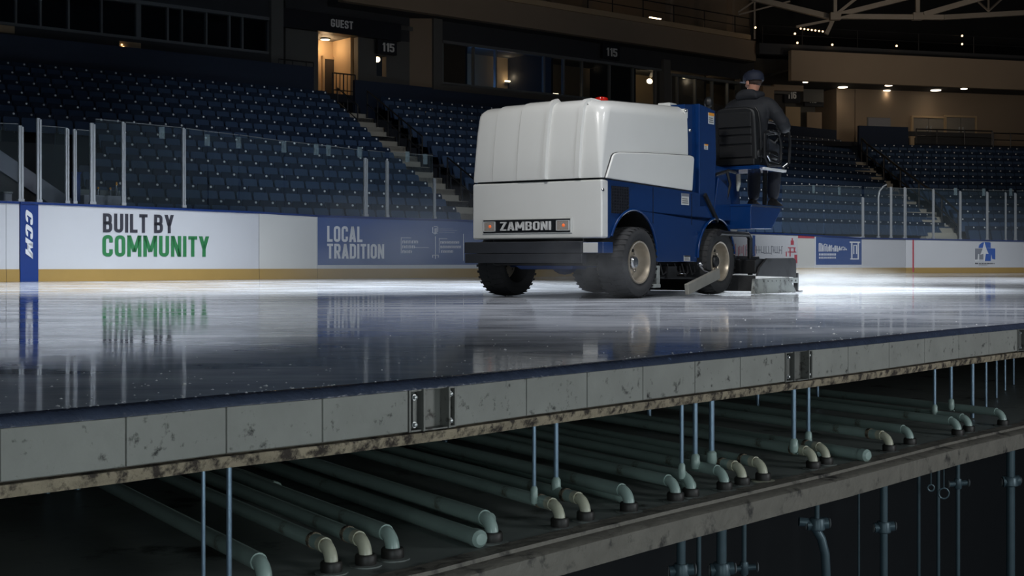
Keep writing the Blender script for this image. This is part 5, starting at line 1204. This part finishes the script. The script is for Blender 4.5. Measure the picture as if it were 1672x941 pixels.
# ================================================================== DRIVER
PO = Vector((W0.x+RX*2.92-RY*-.03, W0.y+RY*2.92+RX*-.03, 0))
D = thing('person', 'driver in black hooded jacket and navy cap seated with back to camera', 'person', PO, RZ)
def skinned(name, chain, m, parent, sub=2):
    """chain: list of (key, parent key or None, (x,y,z), radius or (rx,ry))"""
    idx = {c[0]: i for i, c in enumerate(chain)}
    me = bpy.data.meshes.new(name); me.from_pydata([c[2] for c in chain], [(idx[c[1]], i) for i, c in enumerate(chain) if c[1]], [])
    me.materials.append(m); o = bpy.data.objects.new(name, me); COL.objects.link(o); o.parent = parent
    md = o.modifiers.new('skin', 'SKIN'); md.use_smooth_shade = True
    if not me.skin_vertices: me.attributes.new
    for i, c in enumerate(chain):
        r = c[3] if isinstance(c[3], tuple) else (c[3], c[3]); sv = me.skin_vertices[0].data[i]; sv.radius = r; sv.use_root = (c[1] is None)
    ss = o.modifiers.new('sub', 'SUBSURF'); ss.levels = sub; ss.render_levels = sub
    return o
import bmesh
def ensure_skin(me):
    bm = bmesh.new(); bm.from_mesh(me); bm.verts.layers.skin.verify(); bm.to_mesh(me); bm.free()
_old = skinned
def skinned(name, chain, m, parent, sub=2):
    idx = {c[0]: i for i, c in enumerate(chain)}
    me = bpy.data.meshes.new(name); me.from_pydata([c[2] for c in chain], [(idx[c[1]], i) for i, c in enumerate(chain) if c[1]], [])
    ensure_skin(me); me.materials.append(m); o = bpy.data.objects.new(name, me); COL.objects.link(o); o.parent = parent
    for i, c in enumerate(chain):
        r = c[3] if isinstance(c[3], tuple) else (c[3], c[3]); sv = me.skin_vertices[0].data[i]; sv.radius = r; sv.use_root = (c[1] is None)
    md = o.modifiers.new('skin', 'SKIN'); md.use_smooth_shade = True
    ss = o.modifiers.new('sub', 'SUBSURF'); ss.levels = sub; ss.render_levels = sub
    return o
# body (x forward = away from camera along the machine, y left, z up); seat top is z 1.74
hz = 1.84
bodyc = [('pel', None, (.0, 0, hz), .125), ('waist', 'pel', (-.03, 0, hz+.18), .12), ('chest', 'waist', (-.02, 0, hz+.36), .135), ('neckb', 'chest', (.02, 0, hz+.56), .075), ('neck', 'neckb', (.045, 0, hz+.60), .056), ('head0', 'neck', (.06, 0, hz+.675), .080), ('head', 'head0', (.065, 0, hz+.755), .102), ('top', 'head', (.06, 0, hz+.82), .072)]
for s, nm in ((1, 'l'), (-1, 'r')):
    sh = (.0, .20*s, hz+.46); el = (.10, .40*s, hz+.20); wr = (.37, .215*s, hz+.20)
    bodyc += [('sh'+nm, 'chest', sh, .045), ('ua'+nm, 'sh'+nm, (.03, .335*s, hz+.33), .036), ('el'+nm, 'ua'+nm, el, .034), ('wr'+nm, 'el'+nm, wr, .033), ('pm'+nm, 'wr'+nm, (wr[0]+.07, wr[1]-.02*s, wr[2]+.01), (.030, .042))]
    for k, (dy, ln, dz) in enumerate(((.030, .060, .006), (.010, .072, .012), (-.010, .068, .012), (-.028, .052, .006))):
        a = (wr[0]+.10, wr[1]+(dy*.9-.02)*s, wr[2]+.025); b = (a[0]+ln*.6, a[1]-.005*s, a[2]+dz); c = (b[0]+.012, b[1]-.01*s, b[2]-.03); d_ = (c[0]-.02, c[1]-.004*s, c[2]-.018)
        bodyc += [(f'f{k}a'+nm, 'pm'+nm, a, .0105), (f'f{k}b'+nm, f'f{k}a'+nm, b, .0098), (f'f{k}c'+nm, f'f{k}b'+nm, c, .009), (f'f{k}d'+nm, f'f{k}c'+nm, d_, .0075)]
    bodyc += [('t0'+nm, 'pm'+nm, (wr[0]+.06, wr[1]-.055*s, wr[2]+.0), .012), ('t1'+nm, 't0'+nm, (wr[0]+.095, wr[1]-.07*s, wr[2]-.015), .010), ('t2'+nm, 't1'+nm, (wr[0]+.115, wr[1]-.062*s, wr[2]-.035), .008)]
    bodyc += [('hip'+nm, 'pel', (.03, .10*s, hz-.03), .105), ('kn'+nm, 'hip'+nm, (.42, .14*s, hz-.06), .066), ('an'+nm, 'kn'+nm, (.34, .13*s, 1.15), .032), ('toe'+nm, 'an'+nm, (.47, .140*s, 1.10), .018)]
bodyo = skinned('body', bodyc, M['skin'], D, 2)
# face features on the body (ears, nose, jaw)
hd = Vector((.065, 0, hz+.75))
MB().ball((hd.x, .103, hd.z-.02), .032, 10, 8, (.75, .35, 1)).ball((hd.x, -.103, hd.z-.02), .032, 10, 8, (.75, .35, 1)).build('ears', M['skin'], D)
MB().ball((hd.x+.108, 0, hd.z-.03), .02, 8, 6, (1.1, .8, 1.3)).ball((hd.x+.095, 0, hd.z-.085), .012, 8, 6, (.7, 2.2, .5)).build('nose_and_mouth', M['skin'], D)
MB().ball((hd.x+.092, .036, hd.z+.005), .012, 8, 6).ball((hd.x+.092, -.036, hd.z+.005), .012, 8, 6).build('eyes', M['label'], D)
# cropped hair below the cap
MB().ball((hd.x-.012, 0, hd.z+.005), .101, 20, 12, (1.0, .98, .72)).build('hair', M['hair'], D)
# cap
mb = MB(); prof = [(.118, -.005), (.121, .02), (.116, .06), (.098, .095), (.062, .120), (.02, .130), (.0005, .131)]
mb.lathe([(.112, -.004)]+prof, (0, 0, 0), 'z', 32)
mb.v = [(p[0]*1.12+hd.x-.002, p[1]*1.04, p[2]+hd.z+.015-.10*(p[0])*.5) for p in mb.v]
cap = mb.build('cap', M['cap'], D)
mb = MB(); n = 13
bill = [(.10+.085*math.cos(PI*i/(n-1)-PI/2)*1.0, .098*math.sin(PI*i/(n-1)-PI/2)) for i in range(n)]
mb.add([(hd.x+x, y, hd.z+.012-.10*x*.5-.25*y*y*4*.3) for x, y in bill]+[(hd.x+x, y, hd.z+.020-.10*x*.5-.25*y*y*4*.3) for x, y in bill], [tuple(range(n)), tuple(range(2*n-1, n-1, -1))]+[(i, i+n, (i+1) % n+n, (i+1) % n) for i in range(n)])
mb.build('cap_bill', M['cap'], cap)
MB().ball((hd.x, 0, hd.z+.146), .012, 8, 6).build('cap_button', M['cap'], cap)
mb = MB().tube([(hd.x-.128+.006*abs(t)*4, .055*t, hd.z+.020+.035*(1-t*t)) for t in [-1+.2*i for i in range(11)]], .006, 6).build('cap_strap', M['hair'], cap)
HT = math.radians(72)
for o in D.children:
    if o.name.split('.')[0] in ('cap', 'ears', 'nose_and_mouth', 'eyes', 'hair'):
        c, n_ = math.cos(HT), math.sin(HT); o.rotation_euler.z = HT; o.location = (hd.x-(c*hd.x), -n_*hd.x, 0)
# jacket
def smooth_path(pts, n=6):
    P = [Vector(p) for p in pts]; out = []
    for i in range(len(P)-1):
        a, b, c, d = P[max(i-1, 0)], P[i], P[i+1], P[min(i+2, len(P)-1)]
        for k in range(n):
            t = k/n; out.append(.5*((2*b)+(c-a)*t+(2*a-5*b+4*c-d)*t*t+(3*b-a-3*c+d)*t**3))
    return out+[P[-1]]
mb = MB(); RG = [(-.10, .10, .13), (-.09, .155, .205), (.02, .165, .215), (.14, .16, .215), (.26, .165, .235), (.36, .165, .26), (.44, .15, .265), (.50, .125, .235), (.55, .11, .175), (.59, .10, .125), (.625, .085, .10), (.63, .05, .06)]
ng = 24; off_ = [-.01, -.01, -.02, -.04, -.045, -.04, -.025, -.01, .005, .015, .025, .025]
for (dz, rx, ry), ox in zip(RG, off_):
    for q in range(ng): t = 2*PI*q/ng; mb.v.append((ox+rx*math.copysign(abs(math.cos(t))**.85, math.cos(t)), ry*math.copysign(abs(math.sin(t))**.85, math.sin(t)), hz+dz))
for i in range(len(RG)-1):
    for q in range(ng): mb.f.append((i*ng+q, i*ng+(q+1) % ng, (i+1)*ng+(q+1) % ng, (i+1)*ng+q)); mb.mi.append(0)
mb.f += [tuple(range(ng)), tuple(range((len(RG)-1)*ng, len(RG)*ng))]; mb.mi += [0, 0]
for s in (1, -1):
    pth = smooth_path([(-.01, .16*s, hz+.455), (.0, .245*s, hz+.43), (.03, .335*s, hz+.31), (.10, .40*s, hz+.185), (.22, .31*s, hz+.185), (.35, .222*s, hz+.20)], 5)
    rr_ = []
    for k in range(len(pth)): u = k/(len(pth)-1); rr_.append(.10+(.046-.10)*u**1.3+(.008 if k % 4 == 1 and u > .3 else 0))
    mb.tube(pth, rr_, 14)
jac = mb.build('jacket', M['jacket'], D)
rm = jac.modifiers.new('remesh', 'REMESH'); rm.mode = 'VOXEL'; rm.voxel_size = .014; rm.use_smooth_shade = True
sm_ = jac.modifiers.new('smooth', 'SMOOTH'); sm_.iterations = 3; sm_.factor = .5
hc = [('m', None, (-.105, 0, hz+.53), (.11, .075)), ('l1', 'm', (-.09, .09, hz+.56), (.095, .07)), ('l2', 'l1', (-.02, .145, hz+.575), (.05, .045)), ('l3', 'l2', (.06, .12, hz+.585), .035), ('r1', 'm', (-.09, -.09, hz+.56), (.095, .07)), ('r2', 'r1', (-.02, -.145, hz+.575), (.05, .045)), ('r3', 'r2', (.06, -.12, hz+.585), .035), ('c', 'm', (-.07, 0, hz+.63), (.10, .06))]
skinned('hood', hc, M['jacket'], jac, 2)
# trousers and shoes
tc_ = [('pel', None, (.0, 0, hz-.04), (.175, .145))]
for s, nm in ((1, 'l'), (-1, 'r')):
    tc_ += [('hip'+nm, 'pel', (.08, .11*s, hz-.04), .122), ('th'+nm, 'hip'+nm, (.25, .13*s, hz-.05), .105), ('kn'+nm, 'th'+nm, (.42, .14*s, hz-.07), .085), ('sh'+nm, 'kn'+nm, (.385, .137*s, 1.45), .09), ('an'+nm, 'sh'+nm, (.345, .13*s, 1.13), .078)]
skinned('trousers', tc_, M['jeans'], D, 2)
for s in (1, -1):
    mb = MB(); y = .137*s
    sec = [(.27, .045, .085), (.31, .05, .11), (.36, .048, .115), (.42, .05, .08), (.48, .052, .06), (.535, .045, .045), (.555, .02, .03)]
    zt0_ = zs1+.016
    for x, hw, h in sec:
        for t in range(10):
            an = PI*t/9; mb.v.append((x, y+hw*math.cos(an), zt0_+h*math.sin(an)**.7 if 0 < t < 9 else zt0_))
    for i in range(len(sec)-1):
        for t in range(9): mb.f.append((i*10+t, i*10+t+1, (i+1)*10+t+1, (i+1)*10+t)); mb.mi.append(0)
        mb.f.append((i*10, (i+1)*10, (i+1)*10+9, i*10+9)); mb.mi.append(0)
    mb.f += [tuple(range(10)), tuple(range((len(sec)-1)*10+9, (len(sec)-1)*10-1, -1))]; mb.mi += [0, 0]
    mb.build('shoe', M['shoe'], D)

# ================================================================== MIST
def mist(name, label, c, sc, dens, nscale=1.6, col=(.86, .91, .96)):
    m = bpy.data.materials.new('mist'); nt, N, L = nodes_of(m); N.remove(N['Principled BSDF'])
    v = N.new('ShaderNodeVolumePrincipled'); v.inputs['Color'].default_value = (*col, 1); v.inputs['Anisotropy'].default_value = .2
    tc = N.new('ShaderNodeTexCoord'); ln = N.new('ShaderNodeVectorMath'); ln.operation = 'LENGTH'; L.new(tc.outputs['Object'], ln.inputs[0])
    fo = N.new('ShaderNodeMapRange'); fo.interpolation_type = 'SMOOTHSTEP'; fo.inputs[1].default_value = 1.; fo.inputs[2].default_value = .1; L.new(ln.outputs['Value'], fo.inputs[0])
    no = N.new('ShaderNodeTexNoise'); no.inputs['Scale'].default_value = nscale; no.inputs['Detail'].default_value = 4; L.new(tc.outputs['Object'], no.inputs['Vector'])
    nr_ = N.new('ShaderNodeMapRange'); nr_.inputs[1].default_value = .35; nr_.inputs[2].default_value = .7; L.new(no.outputs['Fac'], nr_.inputs[0])
    mu = N.new('ShaderNodeMath'); mu.operation = 'MULTIPLY'; L.new(fo.outputs[0], mu.inputs[0]); L.new(nr_.outputs[0], mu.inputs[1])
    m2 = N.new('ShaderNodeMath'); m2.operation = 'MULTIPLY'; m2.inputs[1].default_value = dens; L.new(mu.outputs[0], m2.inputs[0]); L.new(m2.outputs[0], v.inputs['Density'])
    L.new(v.outputs[0], N['Material Output'].inputs['Volume'])
    o = MB().ball((0, 0, 0), 1., 24, 14).build(name, m); o.location = c; o.scale = sc
    tag(o, label, 'mist', None, 'stuff')
mist('mist', 'thin cold mist trailing behind the snow conditioner', (3.95, 18.3, .08), (1.9, 2.6, .30), 1.0)
mist('mist', 'grey spray mist around the near front wheel', (.72, 13.45, .25), (.75, .6, .5), .9, 2.2)
mist('mist', 'faint haze over the ice before the boards right of the machine', (9.5, 33, .6), (7, 7, 1.6), .035)
mist('mist', 'faint haze over the ice before the blue banner left of the machine', (-2.2, 25, .5), (4, 5, 1.6), .05)
# ================================================================== CAMERA, LIGHT
cd = bpy.data.cameras.new('camera'); cam = bpy.data.objects.new('camera', cd); COL.objects.link(cam)
cam.location = (0, 0, EYE); cam.rotation_euler = (PI/2, 0, 0); cd.sensor_width = 36; cd.sensor_fit = 'HORIZONTAL'; cd.lens = F/1672*36
cd.shift_y = -(941/2-HOR)/1672; cd.clip_end = 300; cd.clip_start = .05
SC.camera = cam
def area(name, loc, target, size, power, col=(1, 1, 1), sy=None, spread=None):
    l = bpy.data.lights.new(name, 'AREA'); l.energy = power; l.size = size; l.color = col
    if sy: l.shape = 'RECTANGLE'; l.size_y = sy
    if spread: l.spread = spread
    o = bpy.data.objects.new(name, l); COL.objects.link(o); o.location = loc
    o.rotation_euler = (Vector(target)-Vector(loc)).to_track_quat('-Z', 'Y').to_euler(); return o
def spot(name, loc, target, power, ang, col=(1, 1, 1), blend=.6, rad=.3):
    l = bpy.data.lights.new(name, 'SPOT'); l.energy = power; l.spot_size = math.radians(ang); l.spot_blend = blend; l.color = col; l.shadow_soft_size = rad
    o = bpy.data.objects.new(name, l); COL.objects.link(o); o.location = loc
    o.rotation_euler = (Vector(target)-Vector(loc)).to_track_quat('-Z', 'Y').to_euler(); return o
w = bpy.data.worlds.new('world'); SC.world = w; w.use_nodes = True
w.node_tree.nodes['Background'].inputs[0].default_value = (.12, .15, .19, 1); w.node_tree.nodes['Background'].inputs[1].default_value = .30
spot('rink_lamp_front', (-3.5, 4.5, 10.5), (1.8, 15.0, 1.3), 3500, 26, (1, .98, .95), .8, 1.0)
spot('rink_lamp_side', (9., 5., 10.5), (3., 15.4, 1.2), 2500, 26, (.95, .98, 1), .8, .8)
spot('rink_spot_rear', (6., 25., 14.), (4.2, 18.6, 0), 46000, 24, (.93, .97, 1), 1., .4)
spot('rink_lamp_middle', (1., 20., 14.5), (-3.5, 21.5, 0), 30000, 56, (.9, .95, 1), .9, .8)
spot('near_ice_fill', (3.2, 12, 13.), (1.8, 10.8, 0), 6000, 40, (.93, .94, 1), 1., .8)  # spot added to brighten the near ice
spot('far_ice_fill', (9, 27, 14.), (9.5, 28, 0), 13000, 52, (.93, .96, 1), 1., .8)  # extra spot put in to lift the ice on the right
spot('rink_lamp_boards', (2, 14, 13.5), (-6, 29, .5), 1150, 36, (.86, .93, 1), .9, .8)
spot('rink_lamp_end', (8, 26, 14.), (11.8, 43, -.1), 13000, 38, (.93, .97, 1), .9, .8)
spot('stand_lamp', (4, 14, 13.), LP.pt(21, 5, 2), 3900, 36, (.84, .92, 1), 1., .8)
area('cutaway_fill', (5.5, .5, 4.5), (1.3, 6.2, -.4), 1.2, 24, (.97, .99, 1))  # unseen area light added to light the slab front
spot('fascia_fill', (2, 30, 6.), LP.pt(LP.s(960, 12), 12, 9.3), 330, 90, (1, .78, .55), 1., .8)  # warm fill hung over the ice, added to lift the long fascia
spot('truss_fill', (14, 40, 5), (18, 57, 11), 1500, 60, (1, .86, .7), 1., .6)  # unseen upward spot added to brighten the roof truss
spot('fascia_fill_end', (12, 38, 6.5), RP.pt(RP.s(1480, 12), 12, 8.), 420, 90, (1, .78, .55), 1., .8)  # added fill for the end fascia, no fixture there
area('cutaway_fill_low', (7.2, 4.0, .6), (2.4, 7.6, -.4), 2.0, 120, (.93, .98, 1))  # low fill added out of view for the slab face and pit
area('cutaway_fill_pit', (3.0, 1.9, -.3), (1.2, 7., -.62), 1.5, 26, (.85, .98, 1))  # sourceless fill added in front of the pit to bring out the pipes
area('cutaway_fill_left', (-.2, 1.1, -.22), (1.8, 7.0, -.6), .8, 21, (.85, .98, 1))  # second pit fill, added to light the left sides of the pipes
vs_ = SC.view_settings; vs_.view_transform = 'Standard'; vs_.look = 'None'; vs_.gamma = 1; vs_.use_curve_mapping = False; vs_.exposure = 0
SC.cycles.use_denoising = True
SC.cycles.max_bounces = 8; SC.cycles.transparent_max_bounces = 16
